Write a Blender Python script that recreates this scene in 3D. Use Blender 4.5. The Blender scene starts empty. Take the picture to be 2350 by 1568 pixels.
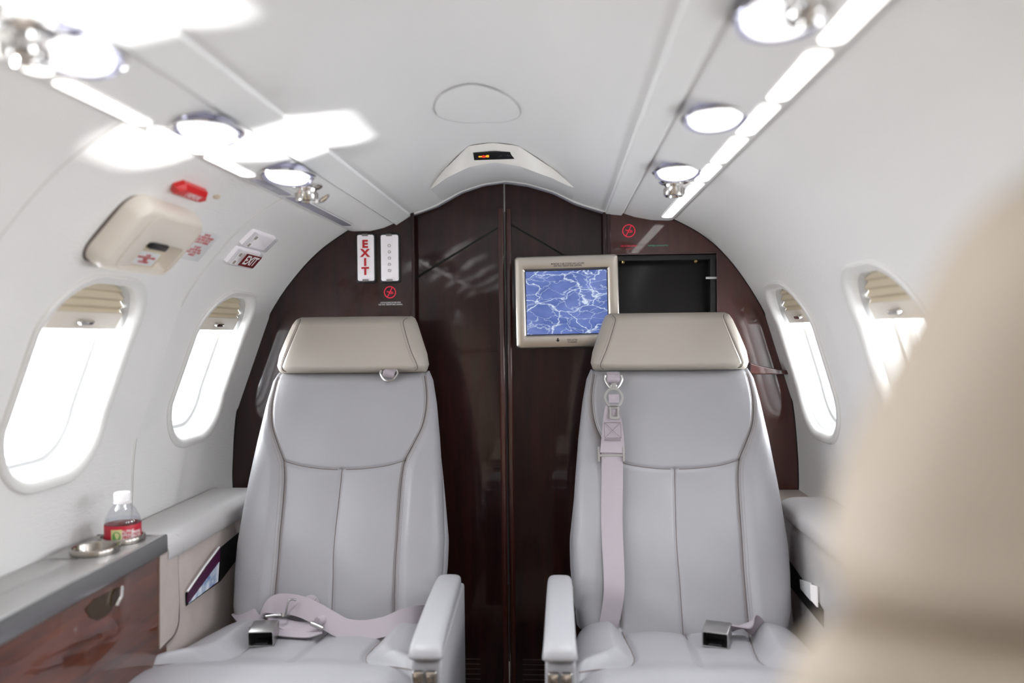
import bpy, bmesh, math, random
import numpy as np
from mathutils import Vector, Matrix
random.seed(4)
sc = bpy.context.scene
COL = sc.collection
PI = math.pi

# ------------------------------------------------------------------ camera / survey
F = 1900.0; CZ = 1.10
_y = np.array([110., 22., -F]); _y /= np.linalg.norm(_y)
_u = np.array([-.0106, 1, 0]); _z = _u - _y*_u.dot(_y); _z /= np.linalg.norm(_z)
_x = np.cross(_y, _z)
CR = np.array([_x, _y, _z])            # camera -> world
def ray(px, py): return CR @ np.array([px-1175., 784.-py, -F])
def atY(px, py, Y):
    d = ray(px, py); t = Y/d[1]; return Vector((d[0]*t, Y, CZ+d[2]*t))
def atX(px, py, X):
    d = ray(px, py); t = X/d[0]; return Vector((X, d[1]*t, CZ+d[2]*t))
def atZ(px, py, Z):
    d = ray(px, py); t = (Z-CZ)/d[2]; return Vector((d[0]*t, d[1]*t, Z))
def atBack(px, py, off=0.0, y0=1.8, z0=.45, k=.327):
    d = ray(px, py); t = (y0-off+(CZ-z0)*k)/(d[1]-k*d[2]); return Vector((d[0]*t, d[1]*t, CZ+d[2]*t))

cam = bpy.data.cameras.new('camera'); co = bpy.data.objects.new('camera', cam); COL.objects.link(co)
m = Matrix([list(CR[0])+[0], list(CR[1])+[0], list(CR[2])+[CZ], [0, 0, 0, 1]])
co.matrix_world = m
cam.sensor_width = 36; cam.lens = 36*F/2350; cam.clip_start = .02
cam.dof.use_dof = True; cam.dof.focus_distance = 2.05; cam.dof.aperture_fstop = 1.75
sc.camera = co

# ------------------------------------------------------------------ materials
def newmat(name):
    mt = bpy.data.materials.new(name); mt.use_nodes = True
    nt = mt.node_tree; b = nt.nodes['Principled BSDF']
    return mt, nt, b
def N(nt, t, **kw):
    n = nt.nodes.new(t)
    for k, v in kw.items():
        if hasattr(n, k): setattr(n, k, v)
        else: n.inputs[k].default_value = v
    return n
def pm(name, col, rough=.5, metal=0, bump=None, coat=0, spec=.5, vary=None, emit=None):
    """principled material; bump=(scale, strength); vary=(scale, amount)"""
    mt, nt, b = newmat(name)
    c = tuple(col)+(1,)
    b.inputs['Base Color'].default_value = c
    b.inputs['Roughness'].default_value = rough; b.inputs['Metallic'].default_value = metal
    b.inputs['Coat Weight'].default_value = coat; b.inputs['Specular IOR Level'].default_value = spec
    tc = N(nt, 'ShaderNodeTexCoord')
    if bump:
        nz = N(nt, 'ShaderNodeTexNoise', Scale=bump[0], Detail=3.0)
        nt.links.new(tc.outputs['Object'], nz.inputs['Vector'])
        bp = N(nt, 'ShaderNodeBump', Strength=bump[1], Distance=.001)
        nt.links.new(nz.outputs['Fac'], bp.inputs['Height']); nt.links.new(bp.outputs['Normal'], b.inputs['Normal'])
    if vary:
        nz = N(nt, 'ShaderNodeTexNoise', Scale=vary[0], Detail=2.0)
        nt.links.new(tc.outputs['Object'], nz.inputs['Vector'])
        r = N(nt, 'ShaderNodeValToRGB')
        r.color_ramp.elements[0].position = .3; r.color_ramp.elements[1].position = .7
        r.color_ramp.elements[0].color = tuple(x*(1-vary[1]) for x in col)+(1,)
        r.color_ramp.elements[1].color = tuple(min(1, x*(1+vary[1])) for x in col)+(1,)
        nt.links.new(nz.outputs['Fac'], r.inputs['Fac']); nt.links.new(r.outputs['Color'], b.inputs['Base Color'])
    if emit:
        b.inputs['Emission Color'].default_value = tuple(emit[0])+(1,); b.inputs['Emission Strength'].default_value = emit[1]
    return mt

M = {}
M['leather'] = pm('grey_leather', (.318, .312, .325), .42, bump=(420, .18), vary=(5, .03))
M['leather_head'] = pm('cream_leather', (.40, .362, .315), .42, bump=(420, .18), vary=(5, .03))
M['leather_pad'] = pm('ledge_leather', (.47, .455, .45), .45, bump=(420, .2))
M['leather_side'] = pm('side_panel_leather', (.42, .365, .335), .55, bump=(300, .5), vary=(20, .06))
M['seam'] = pm('seam_thread', (.15, .12, .11), .8)
M['stitch'] = pm('stitch_thread', (.34, .29, .26), .8)
M['plastic'] = pm('white_moulding', (.74, .73, .71), .35)
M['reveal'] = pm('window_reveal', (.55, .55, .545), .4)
M['panel'] = pm('ceiling_panel', (.80, .795, .79), .5, bump=(250, .05))
M['rail'] = pm('rail_panel', (.84, .84, .835), .45)
M['cream'] = pm('cream_moulding', (.74, .68, .60), .35)
M['creamdark'] = pm('cream_recess', (.62, .52, .38), .5)
M['shade'] = pm('pleated_shade', (.62, .54, .40), .7)
M['chrome'] = pm('chrome', (.80, .79, .78), .12, 1)
M['brushed'] = pm('brushed_metal', (.46, .45, .44), .3, 1, bump=(600, .1))
M['bezel'] = pm('brushed_bezel', (.66, .61, .55), .28, 1, bump=(500, .08))
M['cupmetal'] = pm('cup_metal', (.36, .33, .30), .22, 1)
M['gun'] = pm('gunmetal_edge', (.33, .33, .33), .25, .9)
M['greytop'] = pm('console_top', (.22, .21, .20), .3, 0, coat=.4, bump=(500, .08))
M['black'] = pm('black_plastic', (.012, .012, .013), .35)
M['void'] = pm('dark_gap', (.004, .003, .003), .8)
M['blackpanel'] = pm('black_panel', (.009, .008, .008), .25, spec=.3)
M['brass'] = pm('brass_screw', (.75, .55, .22), .3, 1)
M['belt'] = pm('belt_webbing', (.37, .325, .355), .6, bump=(900, .4))
M['red'] = pm('red_plastic', (.60, .012, .015), .3)
M['redink'] = pm('red_ink', (.55, .02, .03), .5)
M['pink'] = pm('red_sign_ink', (.78, .015, .06), .4, emit=((.8, .02, .07), .25))
M['darkred'] = pm('exit_background', (.16, .008, .012), .4)
M['white'] = pm('white_ink', (.85, .83, .83), .5)
M['whiteglow'] = pm('white_lettering', (.8, .8, .8), .5, emit=((1, 1, 1), .25))
M['green'] = pm('green_ink', (.06, .33, .22), .5, emit=((.1, .5, .35), .12))
M['blackink'] = pm('black_ink', (.02, .018, .018), .6)
M['paper'] = pm('placard_paper', (.72, .72, .72), .45)
M['signwhite'] = pm('sign_diffuser', (.78, .75, .74), .4, bump=(60, .15), emit=((1, .96, .95), .28))
M['lampglass'] = pm('lavender_lens_rim', (.42, .42, .58), .12, .35, coat=1)
M['unlit'] = pm('unlit_lens', (.36, .35, .42), .25)
M['carpet'] = pm('carpet', (.16, .13, .11), .95, bump=(300, .8))
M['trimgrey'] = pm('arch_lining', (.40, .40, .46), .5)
M['orange'] = pm('amber_lamp', (.8, .3, .02), .5, emit=((1, .42, .03), .9))
M['redlamp'] = pm('red_lamp', (.7, .02, .01), .5, emit=((1, .05, .02), .8))
M['dimgrey'] = pm('unlit_symbol', (.05, .05, .055), .5)
M['purple'] = pm('magazine_purple', (.06, .01, .045), .25)
M['bandred'] = pm('label_red', (.45, .008, .028), .4)
M['ylw'] = pm('emblem_yellow', (.62, .58, .28), .5)
M['grn'] = pm('emblem_green', (.10, .30, .07), .5)

def strip_mat(strength, col=(1, .985, .96)):
    mt, nt, b = newmat('lamp_diffuser')
    b.inputs['Base Color'].default_value = (.9, .9, .9, 1)
    b.inputs['Emission Color'].default_value = tuple(col)+(1,); b.inputs['Emission Strength'].default_value = strength
    return mt
M['tube'] = strip_mat(2.7)
M['lens'] = strip_mat(1.7, (.97, .97, 1))

def wall_mat():
    mt, nt, b = newmat('ribbed_wall_covering')
    b.inputs['Base Color'].default_value = (.80, .79, .775, 1); b.inputs['Roughness'].default_value = .75
    tc = N(nt, 'ShaderNodeTexCoord')
    mp = N(nt, 'ShaderNodeMapping'); mp.inputs['Scale'].default_value = (1, .22, 1)
    nt.links.new(tc.outputs['Object'], mp.inputs['Vector'])
    nz = N(nt, 'ShaderNodeTexNoise', Scale=260.0, Detail=3.0)
    nt.links.new(mp.outputs['Vector'], nz.inputs['Vector'])
    bp = N(nt, 'ShaderNodeBump', Strength=.55, Distance=.0012)
    nt.links.new(nz.outputs['Fac'], bp.inputs['Height']); nt.links.new(bp.outputs['Normal'], b.inputs['Normal'])
    return mt
M['wall'] = wall_mat()

def wood_mat(name, c0, c1, rough=.035, coat=1.0, ior=1.7, axis='Z', fine=True):
    mt, nt, b = newmat(name)
    tc = N(nt, 'ShaderNodeTexCoord')
    mp = N(nt, 'ShaderNodeMapping')
    mp.inputs['Scale'].default_value = (1, 1, .12) if axis == 'Z' else ((.1, .1, 1) if axis == 'Y' else (.12, 1, 1))
    nt.links.new(tc.outputs['Object'], mp.inputs['Vector'])
    nz = N(nt, 'ShaderNodeTexNoise', Scale=38.0, Detail=6.0, Roughness=.65, Distortion=.4)
    nt.links.new(mp.outputs['Vector'], nz.inputs['Vector'])
    r = N(nt, 'ShaderNodeValToRGB')
    r.color_ramp.elements[0].position = .32; r.color_ramp.elements[1].position = .72
    r.color_ramp.elements[0].color = tuple(c0)+(1,); r.color_ramp.elements[1].color = tuple(c1)+(1,)
    nt.links.new(nz.outputs['Fac'], r.inputs['Fac']); nt.links.new(r.outputs['Color'], b.inputs['Base Color'])
    b.inputs['Roughness'].default_value = .35
    b.inputs['Specular IOR Level'].default_value = .2
    b.inputs['Coat Weight'].default_value = coat; b.inputs['Coat Roughness'].default_value = rough; b.inputs['Coat IOR'].default_value = ior
    # gentle lacquer waviness
    nw = N(nt, 'ShaderNodeTexNoise', Scale=3.0, Detail=1.0)
    nt.links.new(tc.outputs['Object'], nw.inputs['Vector'])
    bp = N(nt, 'ShaderNodeBump', Strength=.12, Distance=.004)
    nt.links.new(nw.outputs['Fac'], bp.inputs['Height']); nt.links.new(bp.outputs['Normal'], b.inputs['Coat Normal'])
    return mt
M['wood'] = wood_mat('lacquered_dark_wood', (.012, .0034, .0030), (.032, .0080, .0062), ior=1.45)
M['woodred'] = wood_mat('lacquered_red_wood', (.036, .0075, .0055), (.070, .015, .010), ior=1.65)
M['woodside'] = wood_mat('lacquered_burl_wood', (.034, .009, .006), (.13, .032, .010), axis='Y', ior=1.6)

def clear_mat(name, tint, refl=.12, rough=.03):
    mt = bpy.data.materials.new(name); mt.use_nodes = True; nt = mt.node_tree
    for n in list(nt.nodes): nt.nodes.remove(n)
    out = N(nt, 'ShaderNodeOutputMaterial'); mix = N(nt, 'ShaderNodeMixShader')
    tr = N(nt, 'ShaderNodeBsdfTransparent'); tr.inputs['Color'].default_value = tuple(tint)+(1,)
    gl = N(nt, 'ShaderNodeBsdfGlossy', Roughness=rough); gl.inputs['Color'].default_value = (1, 1, 1, 1)
    fr = N(nt, 'ShaderNodeLayerWeight'); fr.inputs['Blend'].default_value = .5
    pw = N(nt, 'ShaderNodeMath', operation='POWER'); pw.inputs[1].default_value = 4.0
    mx = N(nt, 'ShaderNodeMath', operation='MULTIPLY_ADD'); mx.inputs[1].default_value = .45; mx.inputs[2].default_value = refl
    nt.links.new(fr.outputs['Facing'], pw.inputs[0]); nt.links.new(pw.outputs[0], mx.inputs[0]); nt.links.new(mx.outputs[0], mix.inputs[0])
    nt.links.new(tr.outputs[0], mix.inputs[1]); nt.links.new(gl.outputs[0], mix.inputs[2])
    nt.links.new(mix.outputs[0], out.inputs[0])
    return mt
M['glass'] = clear_mat('window_glass', (.98, .99, 1), .02)
M['clear'] = clear_mat('clear_plastic', (.95, .95, .98), .06, .06)
M['bottle'] = clear_mat('bottle_plastic', (.93, .94, .96), .08, .04)

def screen_mat():
    mt, nt, b = newmat('blue_water_picture')
    tc = N(nt, 'ShaderNodeTexCoord')
    mp = N(nt, 'ShaderNodeMapping'); mp.inputs['Rotation'].default_value = (0, .75, 0); mp.inputs['Scale'].default_value = (11, 1, 21)
    nt.links.new(tc.outputs['Object'], mp.inputs['Vector'])
    nz = N(nt, 'ShaderNodeTexNoise', Scale=1.3, Detail=4.0)
    nt.links.new(mp.outputs['Vector'], nz.inputs['Vector'])
    mixv = N(nt, 'ShaderNodeVectorMath', operation='ADD')
    sc1 = N(nt, 'ShaderNodeVectorMath', operation='SCALE'); sc1.inputs['Scale'].default_value = 1.1
    nt.links.new(nz.outputs['Color'], sc1.inputs[0])
    nt.links.new(mp.outputs['Vector'], mixv.inputs[0]); nt.links.new(sc1.outputs[0], mixv.inputs[1])
    vs = []
    for scl, w in ((.85, .011), (1.8, .016)):
        v = N(nt, 'ShaderNodeTexVoronoi', feature='DISTANCE_TO_EDGE', Scale=scl)
        nt.links.new(mixv.outputs[0], v.inputs['Vector'])
        r = N(nt, 'ShaderNodeMapRange'); r.inputs['From Min'].default_value = 0; r.inputs['From Max'].default_value = w*2.2
        r.inputs['To Min'].default_value = 1; r.inputs['To Max'].default_value = 0
        nt.links.new(v.outputs['Distance'], r.inputs['Value']); vs.append(r)
    p2 = N(nt, 'ShaderNodeMath', operation='MULTIPLY'); p2.inputs[1].default_value = .5
    nt.links.new(vs[1].outputs[0], p2.inputs[0])
    mx = N(nt, 'ShaderNodeMath', operation='MAXIMUM')
    nt.links.new(vs[0].outputs[0], mx.inputs[0]); nt.links.new(p2.outputs[0], mx.inputs[1])
    n2 = N(nt, 'ShaderNodeTexNoise', Scale=1.5, Detail=5.0); nt.links.new(mp.outputs['Vector'], n2.inputs['Vector'])
    r1 = N(nt, 'ShaderNodeValToRGB')
    r1.color_ramp.elements[0].position = .3; r1.color_ramp.elements[1].position = .75
    r1.color_ramp.elements[0].color = (.07, .12, .37, 1); r1.color_ramp.elements[1].color = (.17, .24, .58, 1)
    nt.links.new(n2.outputs['Fac'], r1.inputs['Fac'])
    mixc = N(nt, 'ShaderNodeMixRGB'); mixc.inputs[2].default_value = (.75, .86, 1, 1)
    nt.links.new(mx.outputs[0], mixc.inputs[0]); nt.links.new(r1.outputs[0], mixc.inputs[1])
    b.inputs['Base Color'].default_value = (.01, .01, .02, 1); b.inputs['Roughness'].default_value = .2
    nt.links.new(mixc.outputs[0], b.inputs['Emission Color']); b.inputs['Emission Strength'].default_value = .95
    return mt
M['screen'] = screen_mat()

# ------------------------------------------------------------------ helpers
def link(name, me, mat, parent=None, smooth=True):
    o = bpy.data.objects.new(name, me); COL.objects.link(o)
    if mat and not me.materials: me.materials.append(M[mat] if isinstance(mat, str) else mat)
    if parent: o.parent = parent
    return o
def mesh(name, V, Fc, mat, parent=None, smooth=True, auto=None):
    me = bpy.data.meshes.new(name); me.from_pydata([tuple(v) for v in V], [], Fc); me.update()
    bm = bmesh.new(); bm.from_mesh(me)
    bmesh.ops.recalc_face_normals(bm, faces=bm.faces)
    if smooth:
        for f in bm.faces: f.smooth = True
        a = math.radians(auto or 38)
        for e in bm.edges:
            if len(e.link_faces) == 2 and e.calc_face_angle(0) > a: e.smooth = False
    bm.to_mesh(me); bm.free()
    return link(name, me, mat, parent)
def tag(o, label=None, cat=None, group=None, kind=None):
    if label: o['label'] = label
    if cat: o['category'] = cat
    if group: o['group'] = group
    if kind: o['kind'] = kind
    return o
def empty(name, loc, label=None, cat=None, group=None, kind=None, rz=0):
    o = bpy.data.objects.new(name, None); COL.objects.link(o); o.location = loc; o.rotation_euler = (0, 0, rz)
    o.empty_display_size = .05
    return tag(o, label, cat, group, kind)
def adopt(parent, o):
    """make o a child of parent keeping its world geometry"""
    o.parent = parent
    o.matrix_parent_inverse = (Matrix.Translation(parent.location) @ parent.rotation_euler.to_matrix().to_4x4()).inverted()
    return o
class Frm:
    """local frame: a (right), b (up), n (towards viewer of the item)"""
    def __init__(s, o, a, b, n=None):
        s.o = Vector(o); s.a = Vector(a).normalized(); b = Vector(b); s.b = (b-s.a*b.dot(s.a)).normalized()
        s.n = s.a.cross(s.b) if n is None else Vector(n).normalized()
    def __call__(s, u, v, w=0): return s.o+s.a*u+s.b*v+s.n*w
def rr(hw, hh, r, cx=0, cy=0, n=6):
    """rounded rectangle loop"""
    r = min(r, hw*.999, hh*.999); L = []
    for (sx, sy, a0) in ((1, 1, 0), (-1, 1, 90), (-1, -1, 180), (1, -1, 270)):
        for k in range(n+1):
            a = math.radians(a0+90*k/n); L.append((cx+sx*(hw-r)+r*math.cos(a), cy+sy*(hh-r)+r*math.sin(a)))
    return L
def loft(name, frm, loops, mat, parent=None, caps=(True, True), auto=None):
    """loops: list of (list of (u,v), w)"""
    V = []; Fc = []; n = len(loops[0][0])
    for L, w in loops:
        for (u, v) in L: V.append(frm(u, v, w))
    for i in range(len(loops)-1):
        for k in range(n):
            k2 = (k+1) % n
            Fc.append((i*n+k, i*n+k2, (i+1)*n+k2, (i+1)*n+k))
    if caps[0]: Fc.append(tuple(range(n))[::-1])
    if caps[1]: Fc.append(tuple((len(loops)-1)*n+k for k in range(n)))
    return mesh(name, V, Fc, mat, parent, auto=auto)
def slab(name, frm, hw, hh, t, mat, parent=None, r=.004, bev=.0015, cx=0, cy=0, w0=0, n=6):
    """rounded plate from w0 to w0+t with softened front edge"""
    bev = min(bev, t*.45, hw*.5, hh*.5)
    q = lambda d: rr(hw-d, hh-d, max(r-d, .0003), cx, cy, n)
    return loft(name, frm, [(q(0), w0), (q(0), w0+t-bev), (q(bev*.3), w0+t-bev*.3), (q(bev), w0+t)], mat, parent)
def ring(name, frm, hw, hh, r, wd, t, mat, parent=None, cx=0, cy=0, w0=0, n=8):
    q = lambda d: rr(hw-d, hh-d, max(r-d, .0003), cx, cy, n)
    b = min(wd, t)*.3
    L = [(q(0), w0), (q(0), w0+t-b), (q(b), w0+t), (q(wd-b), w0+t), (q(wd), w0+t-b), (q(wd), w0), (q(0), w0)]
    return loft(name, frm, L, mat, parent, caps=(False, False))
def box(name, lo, hi, mat, parent=None, bev=.004, seg=3):
    bm = bmesh.new(); bmesh.ops.create_cube(bm, size=1)
    c = [(a+b)/2 for a, b in zip(lo, hi)]; s = [abs(b-a) for a, b in zip(lo, hi)]
    for v in bm.verts: v.co = Vector((v.co.x*s[0]+c[0], v.co.y*s[1]+c[1], v.co.z*s[2]+c[2]))
    if bev: bmesh.ops.bevel(bm, geom=list(bm.edges), offset=min(bev, min(s)*.45), segments=seg, profile=.5, affect='EDGES')
    for f in bm.faces: f.smooth = True
    for e in bm.edges:
        if len(e.link_faces) == 2 and e.calc_face_angle(0) > .7: e.smooth = False
    me = bpy.data.meshes.new(name); bm.to_mesh(me); bm.free()
    return link(name, me, mat, parent)
def catmull(P, n=8, closed=False):
    P = [Vector(p) for p in P]; out = []
    N_ = len(P); rng = range(N_ if closed else N_-1)
    for i in rng:
        if closed: p0, p1, p2, p3 = P[(i-1) % N_], P[i], P[(i+1) % N_], P[(i+2) % N_]
        else: p0, p1, p2, p3 = P[max(i-1, 0)], P[i], P[i+1], P[min(i+2, N_-1)]
        for k in range(n):
            t = k/n
            out.append(.5*((2*p1)+(p2-p0)*t+(2*p0-5*p1+4*p2-p3)*t*t+(3*p1-p0-3*p2+p3)*t**3))
    if not closed: out.append(P[-1])
    return out
def tube_vf(P, r, seg=8, closed=False):
    P = [Vector(p) for p in P]; V = []; Fc = []; n = len(P)
    up = None
    for i in range(n):
        if closed: t = (P[(i+1) % n]-P[i-1]).normalized()
        else: t = (P[min(i+1, n-1)]-P[max(i-1, 0)]).normalized()
        if up is None:
            up = Vector((0, 0, 1)) if abs(t.z) < .9 else Vector((1, 0, 0))
        up = (up-t*up.dot(t)).normalized(); sd = t.cross(up)
        rad = r[i] if isinstance(r, (list, tuple)) else r
        for k in range(seg):
            a = 2*PI*k/seg; V.append(P[i]+(up*math.cos(a)+sd*math.sin(a))*rad)
    for i in range(n if closed else n-1):
        j = (i+1) % n
        for k in range(seg):
            k2 = (k+1) % seg; Fc.append((i*seg+k, i*seg+k2, j*seg+k2, j*seg+k))
    if not closed: Fc += [tuple(range(seg))[::-1], tuple((n-1)*seg+k for k in range(seg))]
    return V, Fc
def tube(name, P, r, mat, parent=None, seg=8, closed=False):
    V, Fc = tube_vf(P, r, seg, closed); return mesh(name, V, Fc, mat, parent)
def multi(name, parts, mat, parent=None, auto=None):
    V = []; Fc = []
    for v, f in parts:
        o = len(V); V += list(v); Fc += [tuple(i+o for i in q) for q in f]
    return mesh(name, V, Fc, mat, parent, auto=auto)
def boxvf(frm, u0, u1, v0, v1, w0, w1):
    V = [frm(u, v, w) for w in (w0, w1) for (u, v) in ((u0, v0), (u1, v0), (u1, v1), (u0, v1))]
    return V, [(3, 2, 1, 0), (4, 5, 6, 7), (0, 1, 5, 4), (1, 2, 6, 5), (2, 3, 7, 6), (3, 0, 4, 7)]
def quadvf(pts, n, t):
    """flat polygon plate, thickness t along n"""
    n = Vector(n).normalized(); k = len(pts)
    V = [Vector(p) for p in pts]+[Vector(p)+n*t for p in pts]
    return V, [tuple(range(k))[::-1], tuple(range(k, 2*k))]+[(i, (i+1) % k, (i+1) % k+k, i+k) for i in range(k)]
def lathe(name, frm, prof, mat, parent=None, seg=32, sx=1, sy=1, cap=True):
    """prof: list of (r, w) about frm.n"""
    V = []; Fc = []
    for (r, w) in prof:
        for k in range(seg):
            a = 2*PI*k/seg; V.append(frm(r*math.cos(a)*sx, r*math.sin(a)*sy, w))
    for i in range(len(prof)-1):
        for k in range(seg):
            k2 = (k+1) % seg; Fc.append((i*seg+k, i*seg+k2, (i+1)*seg+k2, (i+1)*seg+k))
    if cap and prof[0][0] > 1e-5: Fc.append(tuple(range(seg))[::-1])
    if cap and prof[-1][0] > 1e-5: Fc.append(tuple((len(prof)-1)*seg+k for k in range(seg)))
    return mesh(name, V, Fc, mat, parent)
def ribbon(name, P, W, width, mat, parent=None, t=.0014, n=6, width2=None):
    """webbing: centre line P, width directions W"""
    Pc = catmull(P, n); Wc = catmull(W, n); V = []; Fc = []; m_ = len(Pc)
    for i in range(m_):
        tg = (Pc[min(i+1, m_-1)]-Pc[max(i-1, 0)]).normalized(); w = Wc[i]; w = (w-tg*w.dot(tg)).normalized(); nn = tg.cross(w)
        f = i/(m_-1); wd = width if width2 is None else width*(1-f)+width2*f
        for (a, b) in ((-1, -1), (1, -1), (1, 1), (-1, 1)):
            V.append(Pc[i]+w*a*wd/2+nn*b*t/2)
    for i in range(m_-1):
        for k in range(4):
            k2 = (k+1) % 4; Fc.append((i*4+k, i*4+k2, (i+1)*4+k2, (i+1)*4+k))
    Fc += [(3, 2, 1, 0), tuple((m_-1)*4+k for k in range(4))]
    return mesh(name, V, Fc, mat, parent, auto=50)
def text(name, s, frm, h, mat, parent=None, cx=0, cy=0, w=.0006, sx=1.0, ext=.0002, bold=0, space=1.0, rot=0, sy=1.0):
    cu = bpy.data.curves.new('t', 'FONT'); cu.body = s; cu.size = h; cu.align_x = 'CENTER'; cu.align_y = 'CENTER'
    cu.extrude = ext; cu.offset = bold; cu.space_line = space; cu.resolution_u = 3
    o = bpy.data.objects.new('t', cu); COL.objects.link(o)
    bpy.context.view_layer.update()
    me = bpy.data.meshes.new_from_object(o.evaluated_get(bpy.context.evaluated_depsgraph_get()))
    bpy.data.objects.remove(o); bpy.data.curves.remove(cu)
    c, s_ = math.cos(rot), math.sin(rot)
    for v in me.vertices:
        x, y = v.co.x*sx, v.co.y*sy
        v.co = frm(cx+x*c-y*s_, cy+x*s_+y*c, w+v.co.z)
    me.name = name; me.materials.clear()
    return link(name, me, mat, parent)

# ------------------------------------------------------------------ cabin profile
FY = 2.3      # forward partition plane
AY = -1.5
LW = [(-.80, 0), (-.875, .25), (-.92, .48), (-.933, .667), (-.931, .754), (-.922, .865), (-.897, .989), (-.857, 1.087), (-.795, 1.198), (-.728, 1.283), (-.665, 1.343), (-.59, 1.393)]
RW = [(.515, 0), (.59, .25), (.635, .48), (.647, .66), (.642, .809), (.628, .929), (.6, 1.048), (.554, 1.156), (.496, 1.252), (.437, 1.324), (.379, 1.371), (.314, 1.407)]
def prof(P): return [Vector((p.x, p.y)) for p in catmull([(a, b, 0) for a, b in P], 10)]
class Wall:
    def __init__(s, P, inward):
        s.p = prof(P); s.c = [0]
        for a, b in zip(s.p, s.p[1:]): s.c.append(s.c[-1]+(b-a).length)
        s.L = s.c[-1]; s.inw = inward
    def at(s, q, y, off=0):
        q = max(0, min(s.L-1e-6, q)); i = int(np.searchsorted(s.c, q, 'right'))-1; i = max(0, min(i, len(s.p)-2))
        t = (q-s.c[i])/(s.c[i+1]-s.c[i]); a = s.p[i].lerp(s.p[i+1], t)
        d = (s.p[min(i+2, len(s.p)-1)]-s.p[max(i-1, 0)]).normalized()
        nn = Vector((d.y, -d.x)) if s.inw > 0 else Vector((-d.y, d.x))
        return Vector((a.x+nn.x*off, y, a.y+nn.y*off))
    def s_of_z(s, z):
        for i, (a, b) in enumerate(zip(s.p, s.p[1:])):
            if a.y <= z <= b.y: return s.c[i]+(z-a.y)/(b.y-a.y)*(s.c[i+1]-s.c[i])
        return s.L
    def frame(s, q, y):
        """a along the cabin so that it reads left-to-right from inside, b up the wall, n inward"""
        o = s.at(q, y); up = (s.at(q+.01, y)-s.at(q-.01, y)).normalized(); n = (s.at(q, y, .01)-o).normalized()
        a = up.cross(n)
        return Frm(o, a, up, n)
WL = Wall(LW, 1); WR = Wall(RW, -1)
WIN = dict(L=[2.03, 1.445, .86, .275, -.31, -.895], R=[2.065, 1.48, .895, .31, -.275, -.86])
HWw, HHw, RWn = .158, .203, .115     # window rim half sizes
def build_wall(name, W, centers):
    V = []; Fc = []; sm = W.s_of_z(1.028)
    s0, s1 = sm-.27, sm+.27
    def grid(ya, yb, sa, sb, ny, ns):
        o = len(V)
        for i in range(ny+1):
            for j in range(ns+1): V.append(W.at(sa+(sb-sa)*j/ns, ya+(yb-ya)*i/ny))
        for i in range(ny):
            for j in range(ns):
                a = o+i*(ns+1)+j; Fc.append((a, a+ns+1, a+ns+2, a+1))
    cs = sorted(centers); ed = [AY]+[(a+b)/2 for a, b in zip(cs, cs[1:])]+[FY+.0]
    for c, ya, yb in zip(cs, ed, ed[1:]):
        grid(ya, yb, 0, s0, 1, 30); grid(ya, yb, s1, W.L, 1, 24)
        inner = rr(HWw, HHw, RWn, c, sm, n=12); o = len(V); n = len(inner); rings = 9
        for k, (y, s) in enumerate(inner):
            # matching point on cell boundary
            dy, ds = y-c, s-sm
            tt = min(((yb-c)/dy if dy > 1e-6 else (ya-c)/dy if dy < -1e-6 else 1e9), ((s1-sm)/ds if ds > 1e-6 else (s0-sm)/ds if ds < -1e-6 else 1e9))
            for r_ in range(rings+1):
                f = r_/rings; q = 1+(tt-1)*f; V.append(W.at(sm+ds*q, c+dy*q))
        for k in range(n):
            k2 = (k+1) % n
            for r_ in range(rings): Fc.append((o+k*(rings+1)+r_, o+k*(rings+1)+r_+1, o+k2*(rings+1)+r_+1, o+k2*(rings+1)+r_))
        # cell corners
        for (yy, ss) in ((ya, s0), (ya, s1), (yb, s0), (yb, s1)):
            best = None
            cand = [(abs(V[o+k*(rings+1)+rings].y-yy), k) for k in range(n)]
            # two nearest boundary points around the corner
            P3 = W.at(ss, yy); ds_ = sorted(((V[o+k*(rings+1)+rings]-P3).length, k) for k in range(n))[:2]
            i = len(V); V.append(P3)
            Fc.append((i, o+ds_[0][1]*(rings+1)+rings, o+ds_[1][1]*(rings+1)+rings))
    ob = mesh(name, V, Fc, 'wall'); tag(ob, kind='structure'); return ob, sm
wl, SML = build_wall('wall_left', WL, WIN['L']); wr, SMR = build_wall('wall_right', WR, WIN['R'])

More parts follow.
